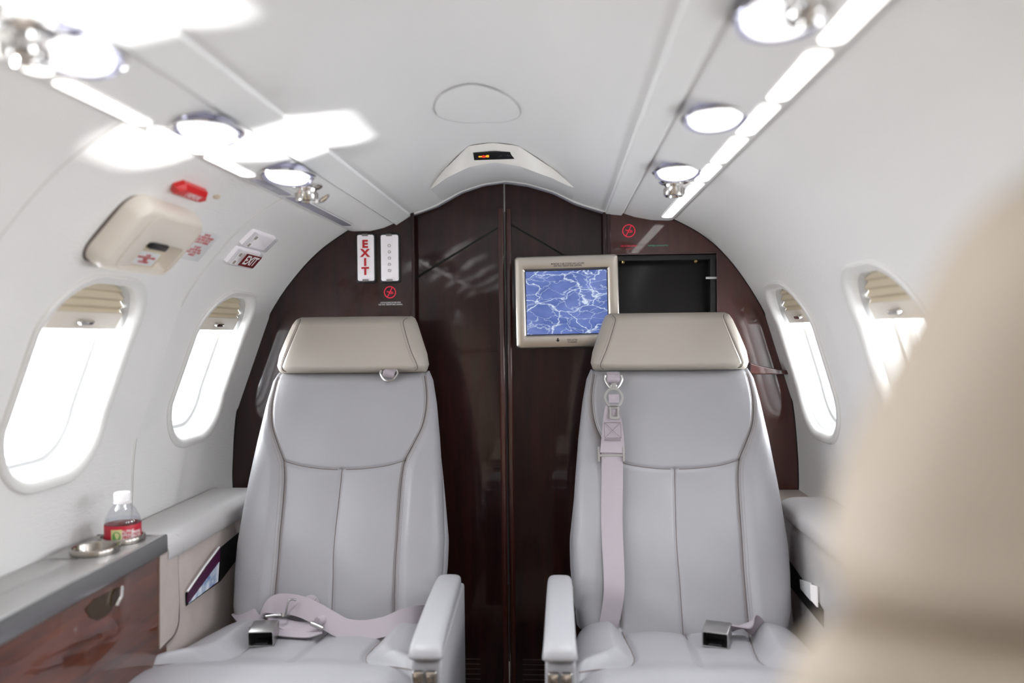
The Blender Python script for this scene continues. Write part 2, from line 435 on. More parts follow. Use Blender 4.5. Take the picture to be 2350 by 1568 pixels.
def copy_tree(o, parent=None):
    c = o.copy(); COL.objects.link(c)
    if parent: c.parent = parent
    for ch in [x for x in bpy.data.objects if x.parent == o]: copy_tree(ch, c)
    return c
def window(idx, W, sm, yc, right):
    def wp(u, v, w): return W.at(sm+v, yc+u, w)
    root = empty('window_%d' % idx, W.at(sm, yc), kind='structure')
    def lo(name, loops, mat, caps=(False, False)):
        V = []; Fc = []; n = len(loops[0][0])
        for L, w in loops:
            for (u, v) in L: V.append(wp(u, v, w))
        for i in range(len(loops)-1):
            for k in range(n): k2 = (k+1) % n; Fc.append((i*n+k, i*n+k2, (i+1)*n+k2, (i+1)*n+k))
        if caps[1]:
            Fc.append(tuple((len(loops)-1)*n+k for k in range(n)))
        return adopt(root, mesh(name, V, Fc, mat))
    q = lambda d, dv=0: rr(HWw-d, HHw-d, RWn-d*.8, 0, dv, 12)
    lo('window_frame', [(q(-.004), 0), (q(-.004), .003), (q(-.001), .0065), (q(.006), .007), (q(.014), .003), (q(.019), -.004), (q(.021), -.014)], 'plastic')
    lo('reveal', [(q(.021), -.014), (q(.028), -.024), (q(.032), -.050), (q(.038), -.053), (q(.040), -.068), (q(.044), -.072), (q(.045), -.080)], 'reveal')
    lo('pane', [(q(.043), -.072), (q(.08), -.0725)], 'glass', (False, True))
    # pleated shade pushed up into the head of the window
    V = []; Fc = []; top = HHw-.020; H = .076; rows = 9; cols = 16
    def hw_at(v):
        L = q(.030); r = max([abs(u) for (u, vv) in L if abs(vv-v) < .012] or [.03]); return r
    for i in range(rows+1):
        v = top-H*i/rows; hw = hw_at(v)-.002; w = -.022-(.007 if i % 2 else 0)
        for j in range(cols+1): V.append(wp(-hw+2*hw*j/cols, v, w))
    for i in range(rows):
        for j in range(cols): a = i*(cols+1)+j; Fc.append((a, a+1, a+cols+2, a+cols+1))
    adopt(root, mesh('pleated_shade', V, Fc, 'shade', auto=10))
    vb = top-H-.005; hw = HWw-.034
    fr = Frm(wp(0, vb, -.022), Vector((0, 1, 0)), wp(0, vb+.01, 0)-wp(0, vb-.01, 0)); fr.n = (wp(0, vb, .01)-wp(0, vb, 0)).normalized()
    bar = adopt(root, slab('shade_bar', fr, hw, .017, .005, 'cream', None, r=.003, w0=-.003))
    h = slab('shade_pull', fr, .021, .0045, .012, 'chrome', None, r=.004, bev=.003, cy=.001, w0=.001)
    adopt(root, h)
    return root
k = 1
for i, y in enumerate(WIN['L']): window(k, WL, SML, y, False); k += 1
for i, y in enumerate(WIN['R']): window(k, WR, SMR, y, True); k += 1

# ------------------------------------------------------------------ ceiling, rails, valances
def sweep(name, P, ya, yb, mat, ny=1, kind='structure', smoothn=0, auto=None, closed=False, parent=None):
    pts = [Vector((a, b)) for a, b in P]
    if smoothn: pts = [Vector((p.x, p.y)) for p in catmull([(a, b, 0) for a, b in P], smoothn)]
    V = []; Fc = []; n = len(pts)
    for i in range(ny+1):
        y = ya+(yb-ya)*i/ny
        for p in pts: V.append(Vector((p.x, y, p.y)))
    for i in range(ny):
        for j in range(n if closed else n-1):
            j2 = (j+1) % n; Fc.append((i*n+j, i*n+j2, (i+1)*n+j2, (i+1)*n+j))
    if closed: Fc += [tuple(range(n)), tuple(ny*n+k for k in range(n))[::-1]]
    o = mesh(name, V, Fc, mat, parent, auto=auto)
    if kind: tag(o, kind=kind)
    return o
CE = [(-.47, 1.425), (-.41, 1.436), (-.342, 1.459), (-.269, 1.498), (-.207, 1.517), (-.145, 1.524), (-.086, 1.515), (-.014, 1.492), (.046, 1.460), (.124, 1.434), (.18, 1.425)]
sweep('ceiling', CE, AY, FY, 'panel', smoothn=8)
def ceil_z(x):
    for (a, b), (c, d) in zip(CE, CE[1:]):
        if a <= x <= c: return b+(d-b)*(x-a)/(c-a)
    return 1.43
# left / right valance (passenger service panels)
sweep('trim_1', [(-.588, 1.400), (-.588, 1.391), (-.575, 1.389), (-.528, 1.3885), (-.49, 1.397), (-.4625, 1.4085), (-.4615, 1.425)], AY, FY, 'panel', auto=50)
sweep('trim_2', [(.312, 1.414), (.312, 1.404), (.300, 1.4025), (.255, 1.405), (.21, 1.414), (.1795, 1.424), (.1785, 1.436)], AY, FY, 'panel', auto=50)
# rails
def rail(name, xa, xb, za, zb, s):
    return sweep(name, [(xa, za+.012), (xa, za+.002), (xa+s*.003, za), (xb-s*.004, zb), (xb, zb+.003), (xb, zb+.02)], AY, FY-.001, 'rail', auto=30)
rail('trim_3', -.4570, -.414, 1.404, 1.4255, 1); rail('trim_4', .1745, .128, 1.419, 1.4235, -1)
sweep('trim_5', [(-.4625, 1.414), (-.4580, 1.414)], AY, FY-.002, 'void'); sweep('trim_6', [(.1800, 1.4275), (.1760, 1.4275)], AY, FY-.002, 'void')
sweep('trim_7', [(-.5915, 1.393), (-.5875, 1.3935)], AY, FY-.002, 'void'); sweep('trim_8', [(.3165, 1.4065), (.311, 1.406)], AY, FY-.002, 'void')
# seams of the escape hatch panel on the left wall
def wall_line(name, W, pts, r, mat):
    P = [W.at(s, y, .0008) for (s, y) in pts]
    return tag(tube(name, P, r, mat, seg=6), kind='structure')
ss = np.linspace(WL.s_of_z(.70), WL.L-.002, 60)
wall_line('trim_9', WL, [(s, 1.738) for s in ss], .0022, 'plastic')
wall_line('trim_10', WL, [(s, 1.742) for s in ss], .0009, 'seam')
wall_line('trim_11', WL, [(s, 1.095) for s in ss], .0012, 'plastic')
# forward sign pod
V = []; Fc = []; nu = 40; cx = -.143
def pod_low(u):    # lower lip in plan
    x = cx+u*.182; y = 1.905+.19*abs(u)**2.5; return Vector((x, y, ceil_z(x)-.032*(1-u**4)-.0005))
def pod_up(u):
    x = cx+u*.182*(1 if abs(u) > .9 else 1); s = abs(u)
    y = 1.845+max(0, s-.30)*.355; y = min(y, pod_low(u).y-.0005); return Vector((x, y, ceil_z(x)-.0003))
R_ = 14
for i in range(nu+1):
    u = -1+2*i/nu; a = pod_up(u); b = pod_low(u)
    for j in range(7): V.append(a.lerp(b, j/6))
    e = Vector((b.x, FY, ceil_z(b.x)-.0004-.0016*(1-u*u)))
    for j in range(1, 8):
        t = j/7; p = b.lerp(e, t); p.z = b.z+(e.z-b.z)*(t**1.5); V.append(p)
for i in range(nu):
    for j in range(R_-1): a = i*R_+j; Fc.append((a, a+1, a+R_+1, a+R_))
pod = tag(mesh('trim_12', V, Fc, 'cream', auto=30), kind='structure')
pod.data.materials[0] = pm('pod_moulding', (.86, .84, .79), .5); pod.data.materials.append(pm('pod_underside_shade', (.69, .685, .68), .6))
for i_, p_ in enumerate(pod.data.polygons): p_.material_index = 0 if (i_ % (R_-1)) < 6 else 1  # greyer underside colour paints in the shade behind the lip
# indicator set into the pod face
a = pod_up(0); b = pod_low(0)
fr = Frm(b.lerp(a, .42), (1, 0, .010), a-b); fr.n = fr.a.cross(fr.b)
if fr.n.y > 0: fr.n = -fr.n
fr.o += fr.n*.0015
ind = empty('warning_indicator', fr.o, 'small black no smoking and seat belt indicator lit amber in ceiling pod', 'indicator')
adopt(ind, slab('housing', fr, .0485, .0125, .004, 'black', r=.001, bev=.0005, w0=-.001))
adopt(ind, slab('amber_symbol', fr, .0115, .0018, .0006, 'orange', cx=-.026, r=.0008, w0=.0032, bev=.0001))
adopt(ind, slab('red_symbol', fr, .0042, .0038, .0008, 'redlamp', cx=-.0255, r=.0038, w0=.0032, bev=.0001))
adopt(ind, slab('smoke_symbol', fr, .0030, .0036, .0006, 'orange', cx=-.0165, cy=.0008, r=.0015, w0=.0032, bev=.0001))
adopt(ind, multi('belt_symbol', [quadvf([fr(u, v, .0032) for u, v in q], fr.n, .0004) for q in
    ([(.006, -.003), (.016, -.001), (.016, .0025), (.012, .002)], [(.038, -.003), (.027, -.001), (.027, .0025), (.032, .002)])], 'dimgrey'))
# oval cover outline in the ceiling
P = [Vector((-.1475+.079*math.cos(t), 1.53+.128*math.sin(t), ceil_z(-.1475+.079*math.cos(t))-.0016)) for t in np.linspace(0, 2*PI, 64, endpoint=False)]
lid = [Vector((-.1475+.0775*r*math.cos(t), 1.53+.1265*r*math.sin(t), ceil_z(-.1475+.0775*r*math.cos(t))-.0012)) for r in (1, .66, .33) for t in np.linspace(0, 2*PI, 64, endpoint=False)]
cov = empty('ceiling_cover', (-.1475, 1.53, 1.52), 'faint oval cover plate flush in the white ceiling', 'cover')
Fl = [(i*64+k, i*64+(k+1) % 64, (i+1)*64+(k+1) % 64, (i+1)*64+k) for i in range(2) for k in range(64)]+[tuple(128+k for k in range(64))]
adopt(cov, mesh('plate', lid, Fl, 'panel')); adopt(cov, tube('edge_line', P, .00045, pm('cover_edge', (.55, .55, .55), .7), closed=True, seg=5))

# strip lights
def strip(W, x0, x1, z0, z1, ya, yb, lit, label, group):
    c = Vector(((x0+x1)/2, (ya+yb)/2, (z0+z1)/2-.0008))
    fr = Frm(c, (0, 1, 0), (x1-x0, 0, z1-z0)); fr.n = fr.a.cross(fr.b)
    if fr.n.z > 0: fr.n = -fr.n
    hw = (yb-ya)/2-.012; hh = abs(x1-x0)/2
    root = empty('strip_light', c, label, 'light', group)
    adopt(root, slab('diffuser', fr, hw, hh, .004, 'tube' if lit else 'unlit', r=hh*.95, bev=.0015, w0=-.001))
    adopt(root, ring('surround', fr, hw+.0016, hh+.0016, hh, .0016, .002, 'panel'))
    return root
YL = [-.41, -.20, .01, .22, .43, .665, .885, 1.10, 1.282, 1.477, 1.678, 2.165]
LBL = {.665: 'lit strip light on left valance, cut by the left photo edge', .885: 'long lit strip light on left valance beside the nearest reading lamp',
       1.10: 'lit strip light on left valance beside the middle reading lamp', 1.282: 'last lit strip light on the left valance, above red handle cover',
       1.477: 'short unlit grey strip light beside the chrome air nozzle', 1.678: 'long unlit grey strip light ending at the left partition'}
for a, b in zip(YL, YL[1:]):
    strip(WL, -.568, -.541, 1.3888, 1.3884, a, b, a < 1.4, LBL.get(a, 'lit strip light on left valance behind the camera'), 'strip lights along the left valance')
YR = [-.36, -.15, .06, .27, .48, .69, .905, 1.12, 1.309, 1.522, 1.704, 2.235]
LBR = {.69: 'nearest lit strip light on right valance, cut by the top photo edge', .905: 'second lit strip light from the top on the right valance',
       1.12: 'third lit strip light from the top on the right valance', 1.309: 'fourth lit strip light from the top on the right valance',
       1.522: 'shortest lit strip light on right valance beside chrome air nozzle', 1.704: 'long lit strip light on right valance ending at the dark partition'}
for a, b in zip(YR, YR[1:]):
    strip(WR, .300, .272, 1.4028, 1.4038, a, b, True, LBR.get(a, 'lit strip light on right valance behind the camera'), 'strip lights along the right valance')

# reading lamps with air nozzles
def lamp(x, y, z, side, gasper, label, lever=False, tilt=.16):
    c = Vector((x, y, z-.003))
    root = empty('reading_lamp', c, label, 'light', 'reading lamps in the valances')
    base = Frm(c, (1, 0, 0), (0, -1, 0)); base.n = Vector((0, 0, -1))
    n = 40
    def ell(rx, ry, n=n): return [(rx*math.cos(2*PI*k/n), ry*math.sin(2*PI*k/n)) for k in range(n)]
    adopt(root, loft('chrome_dish', base, [(ell(.047, .057), 0), (ell(.0485, .0585), .002), (ell(.047, .057), .0035), (ell(.043, .050), .002), (ell(.030, .035), -.012)], 'chrome', caps=(False, True)))
    lf = Frm(c+Vector((0, -.004, -.003)), (1, 0, 0), (0, -math.cos(tilt), math.sin(tilt))); lf.n = Vector((0, -math.sin(tilt), -math.cos(tilt)))
    adopt(root, loft('lens', lf, [(ell(.030, .030), -.012), (ell(.038, .042), .001), (ell(.035, .039), .005), (ell(.022, .025), .008), (ell(.004, .004), .009)], 'lens'))
    adopt(root, loft('lens_rim', lf, [(ell(.0385, .0425), -.010), (ell(.044, .048), -.004), (ell(.0462, .051), .001), (ell(.044, .048), .0045), (ell(.0385, .0425), .0015)], 'lampglass', caps=(False, False)))
    if gasper:
        g = c+Vector((gasper[0], gasper[1], -.006)); gf = Frm(g, (1, 0, 0), (0, -1, 0)); gf.n = Vector((0, .15, -1)).normalized()
        nz = adopt(root, lathe('air_nozzle', gf, [(.030, 0), (.031, .004), (.026, .008), (.019, .010), (.018, .014), (.020, .016), (.020, .030), (.0175, .033), (.013, .033), (.011, .028), (.001, .027)], 'chrome', seg=28))
        kn = multi('grip_ribs', [boxvf(Frm(gf(0, 0, 0), gf.a*math.cos(t)+gf.b*math.sin(t), gf.b*math.cos(t)-gf.a*math.sin(t), gf.n), .0185, .0215, -.0013, .0013, .017, .029) for t in np.linspace(0, 2*PI, 14, endpoint=False)], 'brushed')
        kn.parent = nz; kn.matrix_parent_inverse = nz.matrix_parent_inverse.copy() @ Matrix.Identity(4)
        kn.matrix_parent_inverse = Matrix.Identity(4)
        if lever:
            P = catmull([gf(.008, .0, .032), gf(.022, .001, .033), gf(.034, .002, .028), gf(.044, .003, .021)], 6)
            adopt(root, tube('lever', P, [.0028+.0022*math.sin(PI*i/(len(P)-1)) for i in range(len(P))], 'chrome'))
    return root
lamp(-.488, .815, 1.3925, 'L', (.004, -.088), 'nearest reading lamp on left valance with blurred chrome nozzle')
lamp(-.488, 1.137, 1.3925, 'L', None, 'middle reading lamp on the left valance in the sunlit patch')
lamp(-.486, 1.470, 1.3925, 'L', (.012, .066), 'farthest left reading lamp with chrome air nozzle and lever', True)
lamp(.219, .828, 1.412, 'R', (.002, -.086), 'nearest right reading lamp, cut by the top photo edge')
lamp(.226, 1.212, 1.411, 'R', None, 'middle reading lamp on the right valance')
lamp(.229, 1.612, 1.411, 'R', (.003, .066), 'farthest right reading lamp with a round chrome air nozzle')

# ------------------------------------------------------------------ floor, aft end, outside
sweep('floor', [(-.82, 0), (.53, 0)], AY, FY+.7, 'carpet')
V = [Vector((p.x, AY, p.y)) for p in WL.p]+[Vector((a, AY, b)) for a, b in [(-.46, 1.41), (-.34, 1.46), (-.145, 1.524), (.046, 1.46), (.18, 1.425)]]+[Vector((p.x, AY, p.y)) for p in reversed(WR.p)]
tag(mesh('wall_back', V, [tuple(range(len(V)))], 'leather_side'), kind='structure')

# ------------------------------------------------------------------ forward partition
def poly_plate(name, pts, y0, y1, mat, parent=None, bev=0):
    bm = bmesh.new(); vs = [bm.verts.new((x, y0, z)) for x, z in pts]; f = bm.faces.new(vs)
    r = bmesh.ops.extrude_face_region(bm, geom=[f])
    for v in [e for e in r['geom'] if isinstance(e, bmesh.types.BMVert)]: v.co.y = y1
    bmesh.ops.recalc_face_normals(bm, faces=bm.faces)
    if bev:
        ed = [e for e in bm.edges if all(abs(v.co.y-y0) < 1e-6 for v in e.verts)]
        bmesh.ops.bevel(bm, geom=ed, offset=bev, segments=3, profile=.5, affect='EDGES')
    me = bpy.data.meshes.new(name); bm.to_mesh(me); bm.free()
    return link(name, me, mat, parent)
XL, XR = -.412, .128
left_pts = [(XL, 0)]+[(p.x-.01, p.y) for p in WL.p if p.y > .02]+[(-.58, 1.41), (-.46, 1.43), (XL, 1.45)]
wfl = poly_plate('wall_front_left', left_pts, FY, FY+.03, 'wood'); tag(wfl, kind='structure')
# right partition with the monitor recess
rx0, rx1, rz1, rz0 = atY(1405, 583, FY).x, atY(1645, 583, FY).x, atY(1520, 583, FY).z, .80
outer = [(p.x+.01, p.y) for p in WR.p if p.y > .02]
rp = [(XR, 0)]+[(.52, 0)]+outer+[(.30, 1.43), (.18, 1.44), (XR, 1.45)]
# split: right part, top part, bottom part and left stile round the recess
def clip_poly(pts, ax, val, keep_greater):
    out = []
    n = len(pts)
    for i in range(n):
        a, b = pts[i], pts[(i+1) % n]; ia = (a[ax] >= val) == keep_greater; ib = (b[ax] >= val) == keep_greater
        if ia: out.append(a)
        if ia != ib:
            t = (val-a[ax])/(b[ax]-a[ax]); out.append((a[0]+(b[0]-a[0])*t, a[1]+(b[1]-a[1])*t))
    return out
top = clip_poly(rp, 1, rz1, True); mid = clip_poly(clip_poly(rp, 1, rz1, False), 1, rz0, True); bot = clip_poly(rp, 1, rz0, False)
midr = clip_poly(mid, 0, rx1, True); midl = clip_poly(mid, 0, rx0, False)
bm = bmesh.new()
for pts in (top, midr, midl, bot):
    vs = [bm.verts.new((x, FY, z)) for x, z in pts]; f = bm.faces.new(vs)
for (a, b) in (((rx0, rz0), (rx1, rz0)), ((rx1, rz0), (rx1, rz1)), ((rx1, rz1), (rx0, rz1)), ((rx0, rz1), (rx0, rz0))):
    bm.faces.new([bm.verts.new((a[0], FY, a[1])), bm.verts.new((b[0], FY, b[1])), bm.verts.new((b[0], FY+.055, b[1])), bm.verts.new((a[0], FY+.055, a[1]))])
bmesh.ops.recalc_face_normals(bm, faces=bm.faces)
me = bpy.data.meshes.new('wall_front_right'); bm.to_mesh(me); bm.free()
wfr = link('wall_front_right', me, 'woodred'); tag(wfr, kind='structure')
FF = Frm((0, FY, 0), (1, 0, 0), (0, 0, 1)); FF.n = Vector((0, -1, 0))       # partition frame (u = x, v = z)
def ff(px, py, Y=FY): p = atY(px, py, Y); return p.x, p.z
rec = empty('stowage_recess', ((rx0+rx1)/2, FY, rz0), 'black recess in right partition where the monitor stows', 'recess')
cxr, czr = (rx0+rx1)/2, (rz0+rz1)/2
adopt(rec, slab('back_panel', FF, (rx1-rx0)/2, (rz1-rz0)/2, .003, 'blackpanel', r=.001, cx=cxr, cy=czr, w0=-.050))
adopt(rec, multi('inner_frame', [boxvf(FF, rx0, rx1, rz1-.015, rz1-.002, -.046, -.018), boxvf(FF, rx1-.016, rx1-.001, rz0, rz1-.015, -.046, -.012)], 'black'))
adopt(rec, ring('edge_trim', FF, (rx1-rx0)/2+.003, (rz1-rz0)/2+.003, .004, .004, .002, pm('edge_lacquer', (.10, .06, .06), .15, .3), cx=cxr, cy=czr))
for (px, py) in ((1430, 602), (1597, 600)):
    u, v = ff(px, py, FY+.045); adopt(rec, lathe('screw', Frm((u, FY+.047, v), (1, 0, 0), (0, 0, 1), (0, -1, 0)), [(.0042, 0), (.0042, .002), (.003, .003), (.0008, .0015)], 'brass', seg=16))
p0 = atY(1620, 638, FY+.010); p1 = atY(1644, 638, FY+.010)
adopt(rec, tube('latch_pin', [p0, p1], .0032, pm('nylon_pin', (.6, .6, .6), .4), seg=12))
# small wooden ledge on the right partition
lp = [ff(1715, 832), ff(1728, 836), ff(1745, 840), ff(1768, 845), ff(1800, 849), ff(1807, 858), ff(1728, 858), ff(1715, 856)]
led = poly_plate('partition_ledge', lp, FY-.035, FY-.001, 'woodred', bev=.003)
tag(led, 'small curved dark wood ledge beside the right seat headrest', 'ledge')
for nm, xa_, xb_ in (('light_stop_right', XR, XR+.008), ('light_stop_left', XL-.008, XL)):  # jamb boxes added to stop sunlight leaking in past the doors
    tag(box(nm, (xa_, FY+.002, 0), (xb_, FY+.30, 1.47), 'wood', bev=0), kind='structure')
# sliding doors
def door(name, x0, x1, y, edge, label):
    pts = [(x0, .02), (x1, .02)]
    xs = np.linspace(x1, x0, 24)
    pts += [(x, ceil_z(x)+.01) for x in xs]
    d = poly_plate(name, pts, y, y+.012, 'wood'); tag(d, kind='structure'); return d
d1 = door('door_1', XL, atY(1156, 500, FY+.03).x, FY+.03, 1, ''); d2 = door('door_2', atY(1158, 500, FY+.045).x, XR, FY+.045, 0, '')
for (d, pxa, pxb, Y) in ((d1, 1143, 1156, FY+.03), (d2, 1160, 1173, FY+.045)):
    xa, xb = atY(pxa, 487, Y).x, atY(pxb, 487, Y).x; zt = atY(1150, 487, Y).z
    fr = Frm(((xa+xb)/2, Y, zt/2+.01), (1, 0, 0), (0, 0, 1)); fr.n = Vector((0, -1, 0))
    e = slab('edge_pull', fr, (xb-xa)/2, zt/2, .012, 'woodred', r=.004, bev=.004); e.parent = d
for (d, q, Y) in ((d1, [(950, 638), (1143, 520), (1143, 525), (950, 644)], FY+.03), (d2, [(1173, 513), (1300, 587), (1300, 592), (1173, 518)], FY+.045)):
    e = multi('panel_groove', [quadvf([atY(x, y, Y-.0004) for x, y in q], (0, -1, 0), .0003)], 'void'); e.parent = d
e = multi('gap_strip', [boxvf(Frm((0, FY+.043, 0), (1, 0, 0), (0, 0, 1), (0, -1, 0)), atY(1155.5, 460, 2.34).x, atY(1159, 460, 2.34).x, atY(1157, 486, 2.34).z, 1.53, 0, .002)], 'brushed'); e.parent = d1
for (d, px0, px1, Y) in ((d1, 1047, 1102, FY+.03), (d2, 1224, 1275, FY+.045)):
    L = []
    for i in range(9):
        z = atY(1100, 1513+i*11.5, Y).z; L.append(boxvf(Frm((0, Y, z), (1, 0, 0), (0, 0, 1), (0, -1, 0)), atY(px0, 1513, Y).x-.03, atY(px1, 1513, Y).x, -.0006, .0006, 0, .0012))
    e = multi('vent_grille', L, pm('vent_slat', (.12, .085, .07), .4)); e.parent = d
# dark space beyond the doors
tag(mesh('wall_galley', [(-.6, 2.75, 0), (.4, 2.75, 0), (.4, 2.75, 1.6), (-.6, 2.75, 1.6)], [(0, 1, 2, 3)], 'void'), kind='structure')
# vertical posts where the doors slide behind the fixed panels
for nm, px0, px1 in (('trim_13', 944, 951), ('trim_14', 1384, 1391), ('trim_15', 1393, 1402)):
    fr = Frm((atY((px0+px1)/2, 560, FY-.004).x, FY, .73), (1, 0, 0), (0, 0, 1)); fr.n = Vector((0, -1, 0))
    zt = atY(px0, 488, FY).z
    o = slab(nm, fr, (px1-px0)/2/826, zt/2, .008, 'wood', r=.002, bev=.003, cy=zt/2-.73); tag(o, kind='structure')
# arch lining and lip above the doors
ar = [(x, ceil_z(x)) for x in np.linspace(-.412, .135, 40)]
V = []; Fc = []
prf = [(0, .0), (-.004, .0), (-.0055, .002), (-.005, .006), (0, .008)]
for (x, z) in ar:
    for (dz, dy) in prf: V.append(Vector((x, FY-.003+dy, z+dz)))
for i in range(len(ar)-1):
    for j in range(4): a = i*5+j; Fc.append((a, a+1, a+6, a+5))
tag(mesh('trim_16', V, Fc, 'plastic'), kind='structure')
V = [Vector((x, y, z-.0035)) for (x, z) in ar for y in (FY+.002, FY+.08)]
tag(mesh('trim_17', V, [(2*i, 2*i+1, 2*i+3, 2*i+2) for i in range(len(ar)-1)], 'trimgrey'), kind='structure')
# edge bead where wall covering meets the partition
for nm, W in (('trim_18', WL), ('trim_19', WR)):
    tag(tube(nm, [W.at(s, FY-.001, .0) for s in np.linspace(W.s_of_z(.64), W.L, 60)], .0022, 'void', seg=6), kind='structure')

# signs on the partition
def sign_light(px0, py0, px1, py1, name, label, cat):
    a = ff(px0, py0, FY-.012); b = ff(px1, py1, FY-.012); c = ((a[0]+b[0])/2, (a[1]+b[1])/2); hw = abs(b[0]-a[0])/2; hh = abs(b[1]-a[1])/2
    fr = Frm((c[0], FY, c[1]), (1, 0, 0), (0, 0, 1)); fr.n = Vector((0, -1, 0))
    root = empty(name, fr.o, label, cat)
    adopt(root, slab('mount', fr, hw+.003, hh+.003, .006, 'black', r=.008, bev=.002))
    adopt(root, slab('diffuser', fr, hw-.002, hh-.003, .010, 'signwhite', r=.005, bev=.002, w0=.004))
    adopt(root, slab('clear_cover', fr, hw, hh, .012, 'clear', r=.006, bev=.004, w0=.005))
    return root, fr, hw, hh
r1, f1, hw, hh = sign_light(818, 537, 860, 647, 'exit_sign', 'white upright lit sign reading EXIT in red letters on left partition', 'sign')
for i, ch in enumerate('EXIT'):
    adopt(r1, text('letter', ch, f1, .029, 'redink', cy=.0372-.0252*i, w=.0178, bold=.0014, sx=1.12))
for s in (-1, 1): adopt(r1, multi('clip', [boxvf(f1, -.008, .008, s*(hh-.004)-.003, s*(hh-.004)+.003, .014, .019)], 'gun'))
r2, f2, hw, hh = sign_light(872, 537, 916, 647, 'emergency_lamp', 'white upright emergency lamp without lettering right of the EXIT sign', 'lamp')
for s in (-1, 1): adopt(r2, multi('clip', [boxvf(f2, -.008, .008, s*(hh-.004)-.003, s*(hh-.004)+.003, .014, .019)], 'gun'))
for i in range(5):
    z = .034-.0175*i
    adopt(r2, ring('bulb_clip', f2, .004, .004, .003, .0012, .002, 'stitch', cy=z, w0=.014))
def nosmoke(px, py, rad, Y, name, label):
    u, v = ff(px, py, Y); fr = Frm((u, Y, v), (1, 0, 0), (0, 0, 1)); fr.n = Vector((0, -1, 0))
    root = empty(name, fr.o, label, 'sign')
    c = [(math.cos(t), math.sin(t)) for t in np.linspace(0, 2*PI, 48, endpoint=False)]
    adopt(root, loft('ring', fr, [([(rad*a, rad*b) for a, b in c], .0003), ([(rad*a, rad*b) for a, b in c], .0007), ([(rad*.86*a, rad*.86*b) for a, b in c], .0007), ([(rad*.86*a, rad*.86*b) for a, b in c], .0003)], 'pink', caps=(False, False)))
    P = []
    def seg(x0, y0, x1, y1, w):
        d = Vector((x1-x0, y1-y0)).normalized(); nn = Vector((-d.y, d.x))*w
        P.append(quadvf([fr(x0*rad+nn.x, y0*rad+nn.y, .0003), fr(x0*rad-nn.x, y0*rad-nn.y, .0003), fr(x1*rad-nn.x, y1*rad-nn.y, .0003), fr(x1*rad+nn.x, y1*rad+nn.y, .0003)], fr.n, .0004))
    seg(-.45, -.8, .40, .82, rad*.07)
    adopt(root, multi('slash', P, 'pink')); P = []
    for q in ((-.5, .18, .05, .05), (-.5, .18, -.42, .05), (.05, .05, -.42, .02), (.0, .2, .45, .05), (.45, .05, .55, -.2), (.55, -.2, .1, -.28), (.1, -.28, -.12, -.1), (.1, .02, .38, -.05), (.12, -.1, .38, -.16)):
        seg(*q, rad*.035)
    adopt(root, multi('hand_symbol', P, 'pink'))
    return root
nosmoke(895, 671, .0170, FY, 'no_smoking_sign', 'red no smoking symbol under the emergency lamp on left partition')
nosmoke(1443, 530, .0180, FY, 'no_smoking_sign', 'red no smoking symbol on right partition above the monitor')
fr = Frm((0, FY, 0), (1, 0, 0), (0, 0, 1)); fr.n = Vector((0, -1, 0))
def lettering(px, py, s, h, mat, label, Y=FY, name='lettering', **kw):
    u, v = ff(px, py, Y); f_ = Frm((u, Y, v), (1, 0, 0), (0, 0, 1)); f_.n = Vector((0, -1, 0))
    o = text(name, s, f_, h, mat, **kw); tag(o, label, 'lettering'); return o
lettering(896.5, 697, 'LATCH SLIDING DOORS OPEN\nFOR TAXI, TAKEOFF AND LANDING.', .0056, 'white', 'white lettering about latching sliding doors on left partition', space=1.0, sx=.74)
lettering(1443, 565, 'FIRE EXTINGUISHER', .0062, 'pink', 'red lettering reading FIRE EXTINGUISHER on right partition', sx=.8)
lettering(1443, 569.5, '_____', .0055, 'pink', 'red underline below FIRE EXTINGUISHER lettering', sx=1.2, bold=.0002)
lettering(1510, 564, 'PORTABLE OXYGEN BOTTLE', .0056, 'green', 'green lettering reading PORTABLE OXYGEN BOTTLE on right partition', sx=.75)

# monitor swung out of its recess
mc = ff(1301.5, 692.5, 2.235); mfr = Frm((mc[0], 2.262, mc[1]), (1, 0, .014), (0, 0, 1)); mfr.n = Vector((0, -1, 0))
mhw, mhh = .1395, .1245
mon = empty('monitor', mfr.o, 'flat monitor in brushed metal bezel showing blue water, on the doors', 'monitor')
adopt(mon, slab('case', mfr, mhw-.004, mhh-.004, .016, 'black', r=.010))
q = lambda d: rr(mhw-d, mhh-d, .011-d*.3, 0, 0, 6)
s_ = [ (px_, py_) for px_, py_ in ((1206, 621), (1396, 766))]
a = ff(1205.5, 621, 2.235); b = ff(1396, 766.5, 2.235); scx, scy = (a[0]+b[0])/2-mc[0], (a[1]+b[1])/2-mc[1]; shw, shh = abs(b[0]-a[0])/2, abs(b[1]-a[1])/2
inn = lambda d: rr(shw+d, shh+d, .003, scx, scy, 6)
adopt(mon, loft('bezel', mfr, [(q(0), .010), (q(0), .022), (q(.0015), .0255), (q(.005), .027), (inn(.006), .027), (inn(.004), .0262), (inn(.0015), .0232), (inn(0), .0215)], 'bezel', caps=(True, False), auto=60))
so = slab('screen', Frm(mfr(scx, scy, 0), mfr.a, mfr.b, mfr.n), shw, shh, .001, 'screen', w0=.0205, r=.001, bev=.0001)
so.data.transform(Matrix.Translation(-mfr(scx, scy, .0205))); so.location = mfr(scx, scy, .0205); adopt(mon, so)
adopt(mon, ring('gasket', mfr, shw+.0015, shh+.0015, .003, .003, .0012, 'black', cx=scx, cy=scy, w0=.0215))
def mtxt(px, py, s, h, **kw):
    u, v = ff(px, py, 2.235); adopt(mon, text('lettering', s, mfr, h, 'blackink', cx=u-mc[0], cy=v-mc[1], w=.0272, **kw))
mtxt(1304, 607.5, 'MONITOR TO BE STOWED AND LATCHED\nFOR TAXI, TAKEOFF AND LANDING', .0066, sx=.70, space=.82, bold=.00012)
